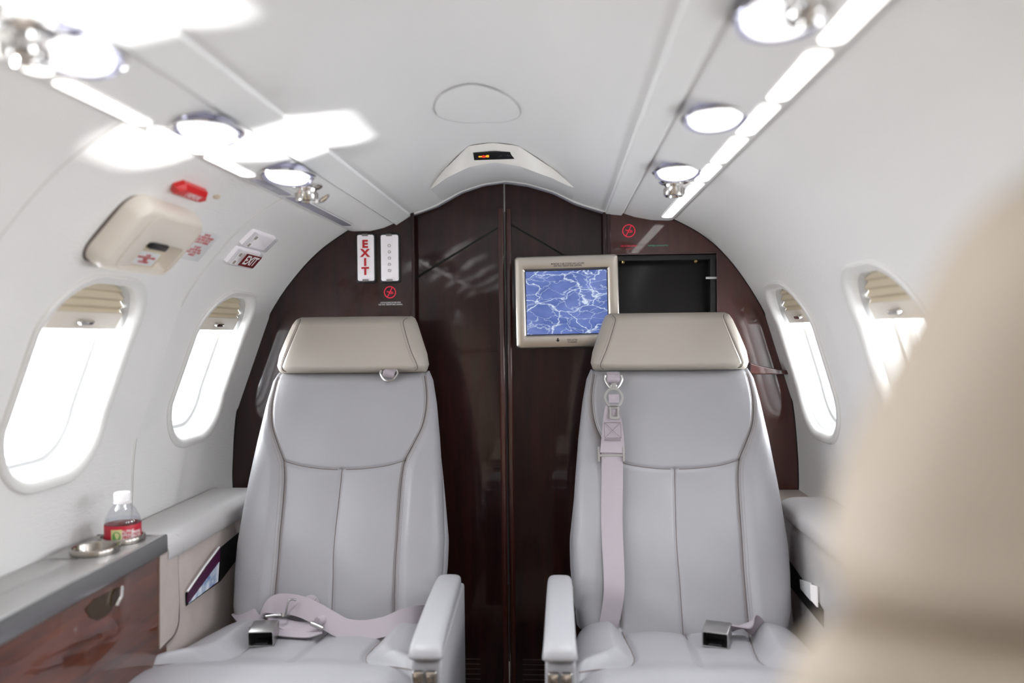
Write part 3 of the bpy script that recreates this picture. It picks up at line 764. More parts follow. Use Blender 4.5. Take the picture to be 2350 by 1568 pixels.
mtxt(1312, 783, 'PUSH LATCH\nTO RELEASE', .0066, sx=.70, space=.9, bold=.00012)
u, v = ff(1279, 780.5, 2.235); u -= mc[0]; v -= mc[1]
adopt(mon, multi('arrow_mark', [quadvf([mfr(u+x, v+y, .0271) for x, y in ((-.0022, .0055), (-.0022, .0005), (-.006, .0005), (0, -.0055), (.006, .0005), (.0022, .0005), (.0022, .0055))], mfr.n, .0003)], 'blackink'))
adopt(mon, multi('hinge_arm', [boxvf(mfr, -mhw-.004, -mhw+.006, -mhh*.75, mhh*.72, -.01, .012)], 'black'))

# ------------------------------------------------------------------ left wall fittings
def wall_pix(W, px, py):
    d = ray(px, py); best = None
    for (a, b) in zip(W.p, W.p[1:]):
        A = np.array([[d[0], -(b.x-a.x)], [d[2], -(b.y-a.y)]]); t, u = np.linalg.solve(A, [a.x, a.y-CZ])
        if t > 0 and -1e-6 <= u <= 1+1e-6: best = (W.c[W.p.index(a)]+u*(b-a).length, d[1]*t)
    return best
# exit handle housing
s, y = WL.s_of_z(1.283), 1.410
hf = WL.frame(s, y)
if hf.a.y < 0: hf.a = -hf.a
hs = empty('hatch_handle_housing', hf.o, 'cream moulded handle housing with dark grip above the nearest left window', 'handle')
K = rr(.0, .0, 0) if False else None
def skew(L, k=.12, cv=0): return [(u-(v-cv)*0, v) for u, v in L]
o_ = lambda d, r=.035: rr(.120-d, .072-d, max(r-d, .004), 0, 0, 8)
hole = lambda d: rr(.066-d, .030-d, .008, .034, -.026, 8)
adopt(hs, loft('housing', hf, [(o_(0), -.004), (o_(.002), .022), (o_(.005), .030), (o_(.009), .0345), (o_(.013), .0365), (o_(.018, .035), .037), (hole(-.003), .0375), (hole(0), .036), (hole(.006), .010), (hole(.010), .006)], 'cream', caps=(False, True), auto=50))
adopt(hs, loft('gasket', hf, [(rr(.123, .075, .037, 0, 0, 8), -.002), (rr(.123, .075, .037, 0, 0, 8), .003), (rr(.119, .071, .035, 0, 0, 8), .004)], 'seam', caps=(False, False)))
adopt(hs, slab('grip_flap', hf, .046, .022, .016, 'creamdark', cx=.020, cy=-.032, r=.006, bev=.004, w0=.012))
adopt(hs, slab('grip', hf, .030, .007, .008, 'black', cx=.006, cy=-.001, r=.005, bev=.003, w0=.033))
adopt(hs, slab('placard', hf, .038, .015, .0006, 'paper', cx=.016, cy=-.035, r=.001, w0=.0282, bev=.0001))
adopt(hs, text('lettering', 'TO OPEN\nPUSH BUTTON AND PULL HANDLE\nINWARD\nDO NOT OBSTRUCT', hf, .0062, 'redink', cx=.016, cy=-.035, w=.0291, sx=.62, space=.8))
# raised cover plate line on housing
adopt(hs, ring('cover_line', hf, .092, .056, .018, .0015, .0012, 'cream', cx=.012, cy=.002, w0=.0385))
# red pin cover
s, y = wall_pix(WL, 432, 434); rf = WL.frame(s, y)
if rf.a.y < 0: rf.a = -rf.a
rd = empty('red_pin_cover', rf.o, 'red moulded pin cover with pale lettering on the upper left wall', 'cover')
hexa = lambda d, w=1: [(-.058+d, 0), (-.044+d*.6, .014-d), (.044-d*.6, .014-d), (.058-d, 0), (.044-d*.6, -.014+d), (-.044+d*.6, -.014+d)]
adopt(rd, loft('body', rf, [(hexa(0), -.003), (hexa(0), .009), (hexa(.007), .016)], 'red', auto=20))
adopt(rd, text('lettering', '( REMOVE', rf, .014, 'white', cx=0, cy=-.001, w=.0163, sx=.85))
# small round plug
s, y = wall_pix(WL, 497, 451); pf = WL.frame(s, y)
tag(lathe('wall_plug', pf, [(.013, 0), (.013, .001), (.009, .003), (.001, .0035)], 'creamdark', sx=1, sy=.45, seg=20), 'tiny beige oval plug on left wall beside the red pin cover', 'plug')
# placard
s, y = wall_pix(WL, 457, 562); lf = WL.frame(s, y)
if lf.a.y < 0: lf.a = -lf.a
pl = empty('instruction_placard', lf.o, 'white placard with small red lettering right of the handle housing', 'placard')
adopt(pl, slab('card', lf, .052, .040, .0008, 'paper', r=.003, bev=.0002))
adopt(pl, text('lettering', 'REMOVE\nPULL HANDLE INWARD\nTHEN PUSH HATCH\nCLEAR OF OPENING\n\nTO RESET\nALIGN PIN AND\nSLIDE COVER OVER\nHANDLE', lf, .0082, 'redink', w=.0009, sx=.85, space=.78))
# wall exit lamp pair
s, y = wall_pix(WL, 591, 545); ef = WL.frame(s, y)
if ef.a.y < 0: ef.a = -ef.a
def wall_lamp(px, py, hw, hh, name, label):
    s, y = wall_pix(WL, px, py); e = WL.frame(s, y)
    if e.a.y < 0: e.a = -e.a
    root = empty(name, e.o, label, 'sign' if 'EXIT' in label else 'lamp')
    adopt(root, slab('base', e, hw, hh, .008, 'signwhite', r=.004, bev=.002))
    adopt(root, slab('clear_cover', e, hw+.001, hh+.001, .016, 'clear', r=.004, bev=.004))
    adopt(root, slab('end_block', e, .007, hh*.9, .010, 'white', cx=-hw+.010, r=.002, w0=.007))
    for v in (-hh*.5, hh*.5): adopt(root, multi('clip', [boxvf(e, -hw+.006, -hw+.014, v-.004, v+.004, .0165, .019)], 'stitch'))
    return root, e
r3, e3 = wall_lamp(590, 548, .070, .022, 'wall_lamp', 'small clear covered wall lamp above the small EXIT sign')
r4, e4 = wall_lamp(555, 587, .070, .022, 'wall_exit_sign', 'small clear covered EXIT sign on dark red, above the far left window')
adopt(r4, slab('sign_face', e4, .046, .017, .0012, 'darkred', cx=.018, r=.001, w0=.0165, bev=.0002))
adopt(r4, text('lettering', 'EXIT', e4, .034, 'white', cx=.018, w=.0180, sx=1.02, bold=.0008))

# ------------------------------------------------------------------ left side: console, ledge, side panel
XI = -.787; ZT = .705; YE = 1.596
con = empty('side_console', (XI, .9, 0), 'glossy wood side console with grey top at the lower left', 'console')
def cbox(n, lo, hi, mat, bev=.003): return adopt(con, box(n, lo, hi, mat, bev=bev))
# top with two cup holes: ring topology cells
def top_plate(name, x0, x1, ya, yb, holes, z, mat):
    V = []; Fc = []
    ed = [ya]+[(a[1]+b[1])/2 for a, b in zip(holes, holes[1:])]+[yb]
    for (hx, hy, r), a, b in zip(holes, ed, ed[1:]):
        n = 48; o = len(V)
        for k in range(n):
            t = 2*PI*k/n+PI/4*0; dx, dy = math.cos(t), math.sin(t)
            q = min(((x1-hx)/dx if dx > 1e-6 else (x0-hx)/dx if dx < -1e-6 else 1e9), ((b-hy)/dy if dy > 1e-6 else (a-hy)/dy if dy < -1e-6 else 1e9))
            V += [Vector((hx+dx*r, hy+dy*r, z)), Vector((hx+dx*q, hy+dy*q, z))]
        for k in range(n): k2 = (k+1) % n; Fc.append((o+2*k, o+2*k+1, o+2*k2+1, o+2*k2))
        for (cx_, cy_) in ((x0, a), (x0, b), (x1, a), (x1, b)):
            P3 = Vector((cx_, cy_, z)); ds_ = sorted(((V[o+2*k+1]-P3).length, k) for k in range(n))[:2]
            i = len(V); V.append(P3); Fc.append((i, o+2*ds_[0][1]+1, o+2*ds_[1][1]+1))
    return mesh(name, V, Fc, mat)
CUP = [(-.856, 1.468, .039), (-.850, 1.551, .039)]
adopt(con, top_plate('cup_deck', -.925, XI-.002, 1.425, YE-.002, CUP, ZT, 'greytop'))
cbox('table_lid', (-.862, -.6, ZT-.012), (XI+.0, 1.425, ZT+.001), 'greytop')
cbox('back_deck', (-.928, -.6, ZT-.015), (-.8635, 1.425, ZT-.0005), 'greytop')
cbox('metal_edge', (XI-.004, -.6, ZT-.034), (XI+.006, YE+.002, ZT+.003), 'gun', .004)
cbox('end_edge', (-.925, YE-.004, ZT-.034), (XI+.004, YE+.002, ZT+.002), 'gun', .002)
cbox('side_face', (XI-.02, -.6, .12), (XI+.001, YE-.001, ZT-.033), 'woodside', .002)
cbox('end_face', (-.84, YE-.012, .12), (XI-.02, YE-.001, ZT-.034), 'woodside', .002)
# latch opening in the side face
lf = Frm((XI+.001, 0, 0), (0, 1, 0), (0, 0, 1)); lf.n = Vector((1, 0, 0))
lt = [(atX(x, y, XI+.001).y, atX(x, y, XI+.001).z) for x, y in ((195, 1398), (215, 1375), (262, 1352), (278, 1345), (272, 1372), (250, 1408), (225, 1424), (205, 1417))]
adopt(con, multi('latch_recess', [quadvf([lf(u, v, .0003) for u, v in lt], lf.n, .0006)], pm('latch_recess', (.03, .016, .003), .2)))
a, b = atX(279, 1347, XI+.008), atX(266, 1390, XI+.008)
adopt(con, tube('latch_lever', [a, a.lerp(b, .5)+Vector((.004, 0, 0)), b], .004, 'chrome'))
for i, (x, y, r) in enumerate(CUP):
    f_ = Frm((x, y, ZT), (1, 0, 0), (0, 1, 0))
    o = lathe('cup_holder', f_, [(r-.001, -.002), (r+.003, .001), (r+.0035, .009), (r+.002, .0115), (r-.0005, .0115), (r-.002, .009), (r-.003, -.085), (r-.004, -.090), (.001, -.090)], 'cupmetal', seg=48, cap=False)
    tag(o, ('empty brushed metal cup holder nearest on the left console', 'brushed metal cup holder holding the water bottle')[i], 'cup holder', 'cup holders in the left console')
# bottle
bx, by = CUP[1][0]+.002, CUP[1][1]; bz = ZT-.089
bf = Frm((bx, by, bz), (1, 0, 0), (0, 1, 0))
bt = empty('water_bottle', (bx, by, bz), 'small clear water bottle with white cap and red label in the cup holder', 'bottle')
R0 = .0325
adopt(bt, lathe('bottle_body', bf, [(.020, .001), (.028, 0), (R0, .006), (R0, .060), (R0-.001, .064), (R0, .070), (R0, .124), (R0+.0004, .127), (.0318, .132), (.0295, .139), (.0255, .1455), (.0255, .148), (.0205, .155), (.0152, .161), (.0128, .165), (.0128, .176)], 'bottle', seg=40, cap=False))
adopt(bt, lathe('water', bf, [(.001, .003), (.030, .004), (.0308, .070), (.0308, .126), (.0300, .132), (.001, .132)], pm('water', (.62, .65, .70), .05, spec=.8), seg=32))
wat = bpy.data.objects['water']; wat.data.materials[0] = clear_mat('water_clear', (.90, .92, .95), .05, .02)
adopt(bt, lathe('cap', bf, [(.0140, .166), (.0152, .167), (.0152, .181), (.0140, .1835), (.001, .184)], 'white', seg=32))
adopt(bt, lathe('neck_ring', bf, [(.0130, .1625), (.0160, .163), (.0160, .165), (.0130, .1655)], 'white', seg=32, cap=False))
lab = adopt(bt, lathe('label_band', bf, [(R0+.0004, .086), (R0+.0007, .087), (R0+.0007, .123), (R0+.0004, .124)], 'bandred', seg=48, cap=False))
def wrap(parts_frame_u, v, mat, w, h, name):
    V = []; n = 10
    for j in (0, 1):
        for i in range(n+1):
            a = parts_frame_u+(i/n-.5)*w/R0; V.append(bf((R0+.0011)*math.cos(a), (R0+.0011)*math.sin(a), v+(j-.5)*h))
    return adopt(bt, mesh(name, V, [(i, i+1, n+2+i, n+1+i) for i in range(n)], mat))
ang = math.atan2(-by, -bx)
wrap(ang-.35, .105, 'ylw', .020, .026, 'emblem_ground')
V = [bf((R0+.0014)*math.cos(ang-.35+.0075*math.cos(t)/R0), (R0+.0014)*math.sin(ang-.35+.0075*math.cos(t)/R0), .105+.0095*math.sin(t)) for t in np.linspace(0, 2*PI, 24, endpoint=False)]
adopt(bt, mesh('emblem', V, [tuple(range(24))], 'grn'))
for a_, s1 in ((.27, 'ALPINE\nSPRING\nWATER'), (.78, 'SPRING\nWATER')):
    cu = text('label_lettering', s1, Frm((0, 0, 0), (1, 0, 0), (0, 1, 0)), .0085, 'white', w=0, space=.85, sx=.8)
    for v in cu.data.vertices:
        a = ang+a_+v.co.x/R0; v.co = bf((R0+.0012+v.co.z)*math.cos(a), (R0+.0012+v.co.z)*math.sin(a), .106+v.co.y)
    adopt(bt, cu)
# leather covered ledge and side panel, left
def ledge(name, xw, xi, ya, yb, s, label):
    """cushioned ledge; s=+1 when the cabin lies towards +x"""
    root = empty(name, (xi, (ya+yb)/2, .3), label, 'armrest ledge')
    z = .690
    P = [(xw, z-.06), (xw, z), (xw+s*.02, z+.004), (xi-s*.035, z+.004), (xi-s*.012, z), (xi+s*.002, z-.010), (xi+s*.005, z-.026), (xi+s*.001, z-.040), (xi-s*.012, z-.044)]
    o = sweep('pad', P, ya+.001, yb, 'leather_pad', kind=None, smoothn=4, closed=True, auto=60); adopt(root, o)
    return root
lg = ledge('side_ledge', -.925, XI, YE+.070, 2.155, 1, 'grey leather topped side ledge with pocket beside the left seat')
lg2 = sweep('pad_front', [(-.925, .63), (-.925, .692), (-.90, .695), (XI-.03, .695), (XI-.010, .690), (XI+.004, .680), (XI+.006, .662), (XI+.001, .650), (XI-.012, .646)], YE+.003, YE+.068, 'leather_pad', kind=None, smoothn=4, closed=True, auto=60); adopt(lg, lg2)
adopt(lg, box('rear_shelf', (-.93, 2.157, .640), (XI-.02, FY-.002, .668), 'leather_pad', bev=.004))
adopt(lg, box('side_panel', (-.84, YE+.001, .12), (XI-.003, FY-.002, .652), 'leather_side', bev=.006))
# raised door outline on the panel
def onp(px, py, off=0.0): return atX(px, py, XI+off)
pa = [onp(408, 1246), onp(408, 1300), onp(411, 1380), onp(410, 1430), onp(398, 1462), onp(362, 1497)]
adopt(lg, tube('panel_joint', catmull(pa, 6), .0014, 'seam', seg=6))
fpan = [onp(364, 1262, .0), onp(405, 1243, .0), onp(405.5, 1300), onp(408, 1380), onp(406, 1428), onp(395, 1458), onp(364, 1490)]
adopt(lg, multi('front_flap', [quadvf([p for p in fpan], (1, 0, 0), .003)], 'leather_side'))
lp_ = [onp(364, 1500), onp(364, 1530), onp(408, 1500), onp(408, 1470), onp(398, 1475)]
# magazine pocket
adopt(lg, multi('pocket_opening', [quadvf([onp(426, 1392, -.0028), onp(425, 1362, -.0028), onp(500, 1262, -.0028), onp(548, 1222, -.0028), onp(560, 1262, -.0028), onp(505, 1335, -.0028)], (1, 0, 0), .0006)], 'void'))
mg = empty('magazine', onp(460, 1330, 0), 'purple magazine with pale cloud cover in the left side pocket', 'magazine')
adopt(mg, multi('cover', [quadvf([onp(428, 1383, .001), onp(431, 1360, .003), onp(503, 1258, .004), onp(500, 1302, .004), onp(497, 1338, .001)], (1, 0, 0), .0035)], 'purple'))
pic = pm('cloud_picture', (.45, .55, .70), .25)
nt = pic.node_tree; nz = N(nt, 'ShaderNodeTexNoise', Scale=28.0, Detail=4.0); r = N(nt, 'ShaderNodeValToRGB'); tc = N(nt, 'ShaderNodeTexCoord')
r.color_ramp.elements[0].color = (.16, .28, .5, 1); r.color_ramp.elements[0].position = .4; r.color_ramp.elements[1].color = (.8, .84, .9, 1); r.color_ramp.elements[1].position = .6
nt.links.new(tc.outputs['Object'], nz.inputs['Vector']); nt.links.new(nz.outputs['Fac'], r.inputs['Fac']); nt.links.new(r.outputs['Color'], nt.nodes['Principled BSDF'].inputs['Base Color'])
adopt(mg, multi('cover_picture', [quadvf([onp(432, 1386, .006), onp(503, 1290, .0085), onp(500, 1335, .006)], (1, 0, 0), .0006)], pic))
adopt(mg, tube('spine', [onp(430, 1358, .006), onp(470, 1300, .008), onp(503, 1256, .008)], .0022, 'paper', seg=6))
# right side ledge
rl = ledge('side_ledge', .640, .531, -1.0, 2.035, -1, 'grey leather topped side ledge right of the right seat')
adopt(rl, box('rear_shelf', (.535, 2.037, .630), (.648, FY-.002, .662), 'leather_side', bev=.003))
adopt(rl, box('side_panel', (.535, -1.0, .05), (.620, FY-.002, .650), 'leather_pad', bev=.006))
onr = lambda px, py, off=0.0: atX(px, py, .535-off)
adopt(rl, multi('pocket_opening', [quadvf([onr(1795, 1262, .001), onr(1890, 1400, .001), onr(1890, 1440, .001), onr(1800, 1330, .001)], (-1, 0, 0), .0006)], 'void'))
for i, (dx, lbl, mat) in enumerate(((0, 'white magazine in the right side pocket behind the foreground seat', 'paper'), (14, 'second pale magazine in the right side pocket', 'signwhite'))):
    o = multi('magazine', [quadvf([onr(1838+dx, 1330+dx*.6, .004), onr(1862+dx, 1338+dx*.6, .006), onr(1864+dx, 1380+dx, .004), onr(1840+dx, 1352+dx, .003)], (-1, 0, 0), .003)], mat)
    tag(o, lbl, 'magazine', 'magazines in the right pocket')

# ------------------------------------------------------------------ seats
def poly_d(X, Z, P):
    D = np.full(X.shape, 9.)
    for (a, b), (c, d) in zip(P, P[1:]):
        vx, vz = c-a, d-b; L2 = vx*vx+vz*vz
        t = np.clip(((X-a)*vx+(Z-b)*vz)/L2, 0, 1); D = np.minimum(D, np.hypot(X-a-t*vx, Z-b-t*vz))
    return D
def sm2(P, n=8): return [(p.x, p.y) for p in catmull([(a, b, 0) for a, b in P], n)]
SR = sm2([(.177, 1.010), (.186, .965), (.188, .925), (.181, .880), (.162, .838), (.145, .803), (.139, .765), (.137, .714), (.136, .64), (.135, .575), (.136, .520), (.138, .455)])
SL = [(-a, b) for a, b in SR]
ARC = sm2([(-.146, .803), (-.09, .790), (-.003, .783), (.09, .790), (.146, .803)])
CEN = sm2([(-.003, .783), (-.006, .70), (-.008, .62), (-.005, .53), (-.003, .44)])
HWZ = np.array([.415, .43, .45, .49, .56, .62, .70, .76, .85, .93, .985, 1.008]); HWX = np.array([.20, .214, .224, .235, .240, .241, .235, .230, .221, .210, .199, .188])
def smooth(x, e0, e1): t = np.clip((x-e0)/(e1-e0), 0, 1); return t*t*(3-2*t)
def back_y(X, Z):
    """front surface depth of the backrest (local y, smaller = nearer the sitter)"""
    hw = np.interp(Z, HWZ, HWX); u = np.clip(np.abs(X)/hw, 0, 1)
    y = (Z-.45)*.327
    sx = np.interp(Z, [p[1] for p in SR][::-1], [p[0] for p in SR][::-1])
    out = smooth(np.abs(X), sx-.004, sx+.03)
    low = smooth(.80-Z, -.01, .05)
    low2 = smooth(.90-Z, -.02, .22)
    y = y-.014*out*low2-.006*out                      # side bolsters stand forward
    y = y-.012*np.exp(-((Z-.60)/.10)**2)*(1-out)*.6     # lumbar swell
    pan = np.abs(np.abs(X)-.07)/.07
    y = y-.006*(1-np.clip(pan, 0, 1)**2)*low*(1-out)
    y = y-.008*(1-np.clip(np.abs(X)/.17, 0, 1)**2)*(1-low)*(1-out)
    for P, dp, wd in ((SR, .0055, .0045), (SL, .0055, .0045), (ARC, .0045, .004), (CEN, .0045, .004)):
        y = y+dp*np.exp(-(poly_d(X, Z, P)/wd)**2)
    # faint wrinkles
    y = y+.0008*np.sin(X*38+Z*22)*np.sin(Z*31-X*14)
    return y
def shell(name, hwf, z0, z1, frontf, T, mat, parent, nu=170, nz=170, ep=9, zr=.02, topdrop=None):
    us = np.sin(np.linspace(-1, 1, nu)*PI/2); us = .5*us+.5*np.linspace(-1, 1, nu)
    th = np.linspace(0, 1, nz); zs = z0+(z1-z0)*(th)
    V = []; nr = 24; ur = np.sin(np.linspace(1, -1, nr)*PI/2)
    for z in zs:
        hw = hwf(z); X = us*hw; Z = np.full(nu, z)
        e = min(1, min(z-z0, z1-z)/zr); e = math.sqrt(max(0, 1-(1-e)**2)); e = max(e, .02)
        yf = frontf(X, Z); c = (frontf(np.array([0.]), np.array([z]))[0]+T/2)
        mid = yf+T/2
        f = np.clip(1-np.abs(us)**ep, 0, 1)**.5
        y = mid-(T/2)*e*f
        zz = np.full(nu, z)
        if topdrop: zz = zz-topdrop(us)
        V += [(X[i], y[i], zz[i]) for i in range(nu)]
        fr_ = np.clip(1-np.abs(ur)**5, 0, 1)**.5
        V += [(ur[i]*hw*.999, c+(T/2)*e*fr_[i], z-(topdrop(np.array([ur[i]]))[0] if topdrop else 0)) for i in range(1, nr-1)]
    n = nu+nr-2; Fc = []
    for i in range(nz-1):
        for k in range(n): k2 = (k+1) % n; Fc.append((i*n+k, i*n+k2, (i+1)*n+k2, (i+1)*n+k))
    Fc += [tuple(range(n))[::-1], tuple((nz-1)*n+k for k in range(n))]
    return mesh(name, V, Fc, mat, parent, auto=75)
def shell_surf(hwf, z0, z1, frontf, T, ep, zr):
    def g(X, Z):
        X = np.asarray(X, float); Z = np.asarray(Z, float); hw = np.array([hwf(z) for z in Z.ravel()]).reshape(Z.shape)
        e = np.minimum(1, np.minimum(Z-z0, z1-Z)/zr); e = np.maximum(np.sqrt(np.clip(1-(1-e)**2, 0, 1)), .02)
        f = np.clip(1-np.clip(np.abs(X)/hw, 0, 1)**ep, 0, 1)**.5
        return frontf(X, Z)+T/2-T/2*e*f
    return g
def surf_line(P, yf, off):
    X = np.array([p[0] for p in P]); Z = np.array([p[1] for p in P]); Y = yf(X, Z)-off
    return [Vector((a, b, c)) for a, b, c in zip(X, Y, Z)]
def resample(P, step):
    out = [P[0]]; acc = 0
    for a, b in zip(P, P[1:]):
        L = (b-a).length
        while acc+L >= step:
            t = (step-acc)/L; a = a.lerp(b, t); out.append(a); L = (b-a).length; acc = 0
        acc += L
    return out
def stitches(P, step=.0042, ln=.0026, r=.00055):
    parts = []; pts = resample(P, step)
    for a, b in zip(pts, pts[1:]):
        d = (b-a).normalized(); parts.append(tube_vf([a, a+d*ln], r, 4))
    return parts
def offs(P, d):
    out = []
    for i, p in enumerate(P):
        a = P[max(i-1, 0)]; b = P[min(i+1, len(P)-1)]; v = Vector((b[0]-a[0], b[1]-a[1])).normalized(); out.append((p[0]-v.y*d, p[1]+v.x*d))
    return out
def head_hw(z): return float(np.interp(z, [1.002, 1.010, 1.024, 1.05, 1.09, 1.125, 1.138, 1.144], [.176, .184, .1885, .184, .170, .157, .150, .140]))
def head_y(X, Z):
    hw = np.interp(Z, [1.002, 1.010, 1.024, 1.05, 1.09, 1.125, 1.138, 1.144], [.176, .184, .1885, .184, .170, .157, .150, .140]); u = np.abs(X)/hw
    y = .163+(Z-1.0)*.25-.006*np.cos(np.clip(u, 0, 1)*PI/2)-.010*np.sin((Z-1.0)/.144*PI)
    for s in (-1, 1):
        P = [(s*.158, 1.012), (s*.166, 1.022), (s*.150, 1.062), (s*.132, 1.115), (s*.128, 1.135), (s*.136, 1.139)]
        y = y+.0022*np.exp(-(poly_d(X, Z, P)/.0025)**2)
    return y
def cush_z(X, Y):
    z = .452+.0*X
    bx = np.interp(-Y, [.0, .06, .168, .215, .27, .33], [.130, .129, .124, .150, .222, .26])
    side = smooth(np.abs(X), bx-.004, bx+.04)*(1-smooth(-Y, .24, .34))
    z = z+.030*side
    front = smooth(-Y, .175, .30); z = z+.030*front
    z = z+.006*(1-np.clip(np.abs(np.abs(X)-.065)/.065, 0, 1)**2)*(1-front)
    for s in (-1, 1): z = z-.006*np.exp(-(poly_d(X, Y, [(s*a, b) for a, b in CS])/.005)**2)
    z = z-.006*np.exp(-(poly_d(X, Y, [(0, .02), (0, -.215)])/.004)**2)
    z = z-.02*smooth(Y, -.03, .04)*0
    return z
CS = sm2([(.136, .02), (.129, -.06), (.1225, -.12), (.124, -.168), (.150, -.212), (.205, -.258), (.246, -.304), (.262, -.36)])
def build_seat(name, label, warp, arm_side, belt=True, hmat='leather_head'):
    root = empty(name, (0, 0, 0), label, 'seat')
    # backrest
    hwf = lambda z: float(np.interp(z, HWZ, HWX))
    br = shell('backrest', hwf, .415, 1.008, back_y, .086, 'leather', root, nu=190, nz=200, ep=10, zr=.022)
    BS = shell_surf(hwf, .415, 1.008, back_y, .086, 10, .022)
    SRc = [p for p in SR if p[1] < 1.0]; SLc = [(-a, b) for a, b in SRc]
    ln = [surf_line(P, BS, .0004) for P in (SRc, SLc)]
    for P in ln: tube('piping', P, .0011, 'seam', br, seg=6)
    for P in (ARC, CEN): tube('panel_seam', surf_line(P, BS, .0003), .0010, 'seam', br, seg=6)
    st = []
    for P, s in ((SRc, 1), (SLc, -1)):
        st += stitches(surf_line(offs(P, s*.0042), BS, .0004), .0030, .0024, .0007)
        st += stitches(surf_line(offs(P, -s*.0042), BS, .0004), .0030, .0024, .0007) if True else []
        st += stitches(surf_line(offs(P, s*.0090), BS, .0004), .0046, .0026, .0006)
    multi('stitching', st, 'stitch', br)
    # outer wing seams low on the sides
    for s in (-1, 1):
        P = sm2([(s*.226, .70), (s*.222, .62), (s*.219, .55), (s*.221, .50), (s*.223, .46)])
    # rear shell
    rs = shell('rear_shell', lambda z: hwf(z)+(.004 if z < .6 else .004-.010*min(1, (z-.6)/.2)), .40, .95, lambda X, Z: (Z-.45)*.327+.045, .055, 'leather', root, nu=40, nz=60, ep=6, zr=.03)
    # hinge side covers
    for s in (-1, 1):
        f_ = Frm((s*.216, .112, .56), (0, 1, 0), (0, .22, 1)); f_.n = Vector((s, 0, 0))
        e_ = lambda k: [(.062*k*math.cos(t)+.010, .150*k*math.sin(t)*(1 if math.sin(t) < 0 else .9)) for t in np.linspace(0, 2*PI, 40, endpoint=False)]
        loft('side_cover', f_, [(e_(1), -.02), (e_(1), .006), (e_(.93), .014), (e_(.75), .017)], 'leather', root)
    # headrest
    hd = shell('headrest', head_hw, 1.004, 1.144, head_y, .106, hmat, root, nu=150, nz=80, ep=7, zr=.020)
    P = [sm2([(s*.158, 1.010), (s*.1665, 1.020), (s*.150, 1.062), (s*.133, 1.112), (s*.1285, 1.130), (s*.134, 1.139)]) for s in (-1, 1)]
    HS = shell_surf(head_hw, 1.004, 1.144, head_y, .106, 7, .020)
    for q in P: tube('piping', surf_line(q, HS, .0003), .0009, 'seam', hd, seg=5)
    st = []
    for q, s in zip(P, (-1, 1)): st += stitches(surf_line(offs(q, s*-.0055 if s < 0 else .0055), HS, .0004), .0050, .0028, .0006)
    multi('stitching', st, 'stitch', hd)
    # headrest posts
    for s in (-1, 1): tube('headrest_post', [Vector((s*.06, .215, .95)), Vector((s*.06, .222, 1.03))], .006, 'gun', root, seg=10)
    # cushion
    nu, nv = 150, 150; us = np.linspace(-1, 1, nu); us = .6*np.sin(us*PI/2)+.4*us; vs = .6*np.sin(np.linspace(-1, 1, nv)*PI/2)+.4*np.linspace(-1, 1, nv)
    V = []
    def cw(Y): return np.interp(-Y, [-.03, .05, .2, .33, .42], [.232, .240, .246, .252, .232])
    yc_, hy = -.195, .225
    for layer in (0, 1):
        for v in vs:
            Y = yc_+hy*v; hw = cw(Y); X = us*hw; YY = np.full(nu, Y)
            yy = YY.copy()
            if v < -.6: yy = yy-(-.0)
            e = np.clip(1-np.abs(us)**8, 0, 1)**.5*max(0, 1-abs(v)**9)**.5
            zt = cush_z(X, YY); zm = zt-.065
            z = zm+.065*e if layer == 0 else zm-.055*e
            XX = X+warp*np.clip((-Y)/.2, 0, 2)*np.clip(.5-us*.5, 0, 1)
            V += [(XX[i], yy[i], z[i]) for i in range(nu)]
    Fc = []
    for layer in (0, 1):
        o = layer*nu*nv
        for j in range(nv-1):
            for i in range(nu-1):
                a = o+j*nu+i; q = (a, a+1, a+nu+1, a+nu); Fc.append(q if layer == 0 else q[::-1])
    o = nu*nv
    for j in range(nv-1):
        for i in (0, nu-1): a = j*nu+i; Fc.append((a, a+nu, a+nu+o, a+o))
    for i in range(nu-1):
        for j in (0, nv-1): a = j*nu+i; Fc.append((a, a+1, a+1+o, a+o))
    cu = mesh('seat_cushion', V, Fc, 'leather', root, auto=75)
    def cline(P, off):
        X = np.array([p[0] for p in P]); Y = np.array([p[1] for p in P]); Z = cush_z(X, Y)+off
        us_ = X/cw(Y); XX = X+warp*np.clip((-Y)/.2, 0, 2)*np.clip(.5-us_*.5, 0, 1)
        return [Vector(q) for q in zip(XX, Y, Z)]
    cs = [p for p in CS if abs(p[0]) < .235 and p[1] < 0]
    for s in (-1, 1): tube('piping', cline([(s*a, b) for a, b in cs], .0002), .0013, 'seam', cu, seg=6)
    tube('panel_seam', cline([(0, y) for y in np.linspace(-.005, -.21, 20)], .0001), .0011, 'seam', cu, seg=6)
    # base
    box('seat_base', (-.19, -.33, .12), (.19, .03, .355), 'leather', root, bev=.02)
    box('pedestal', (-.13, -.28, .0), (.13, .0, .13), 'gun', root, bev=.01)
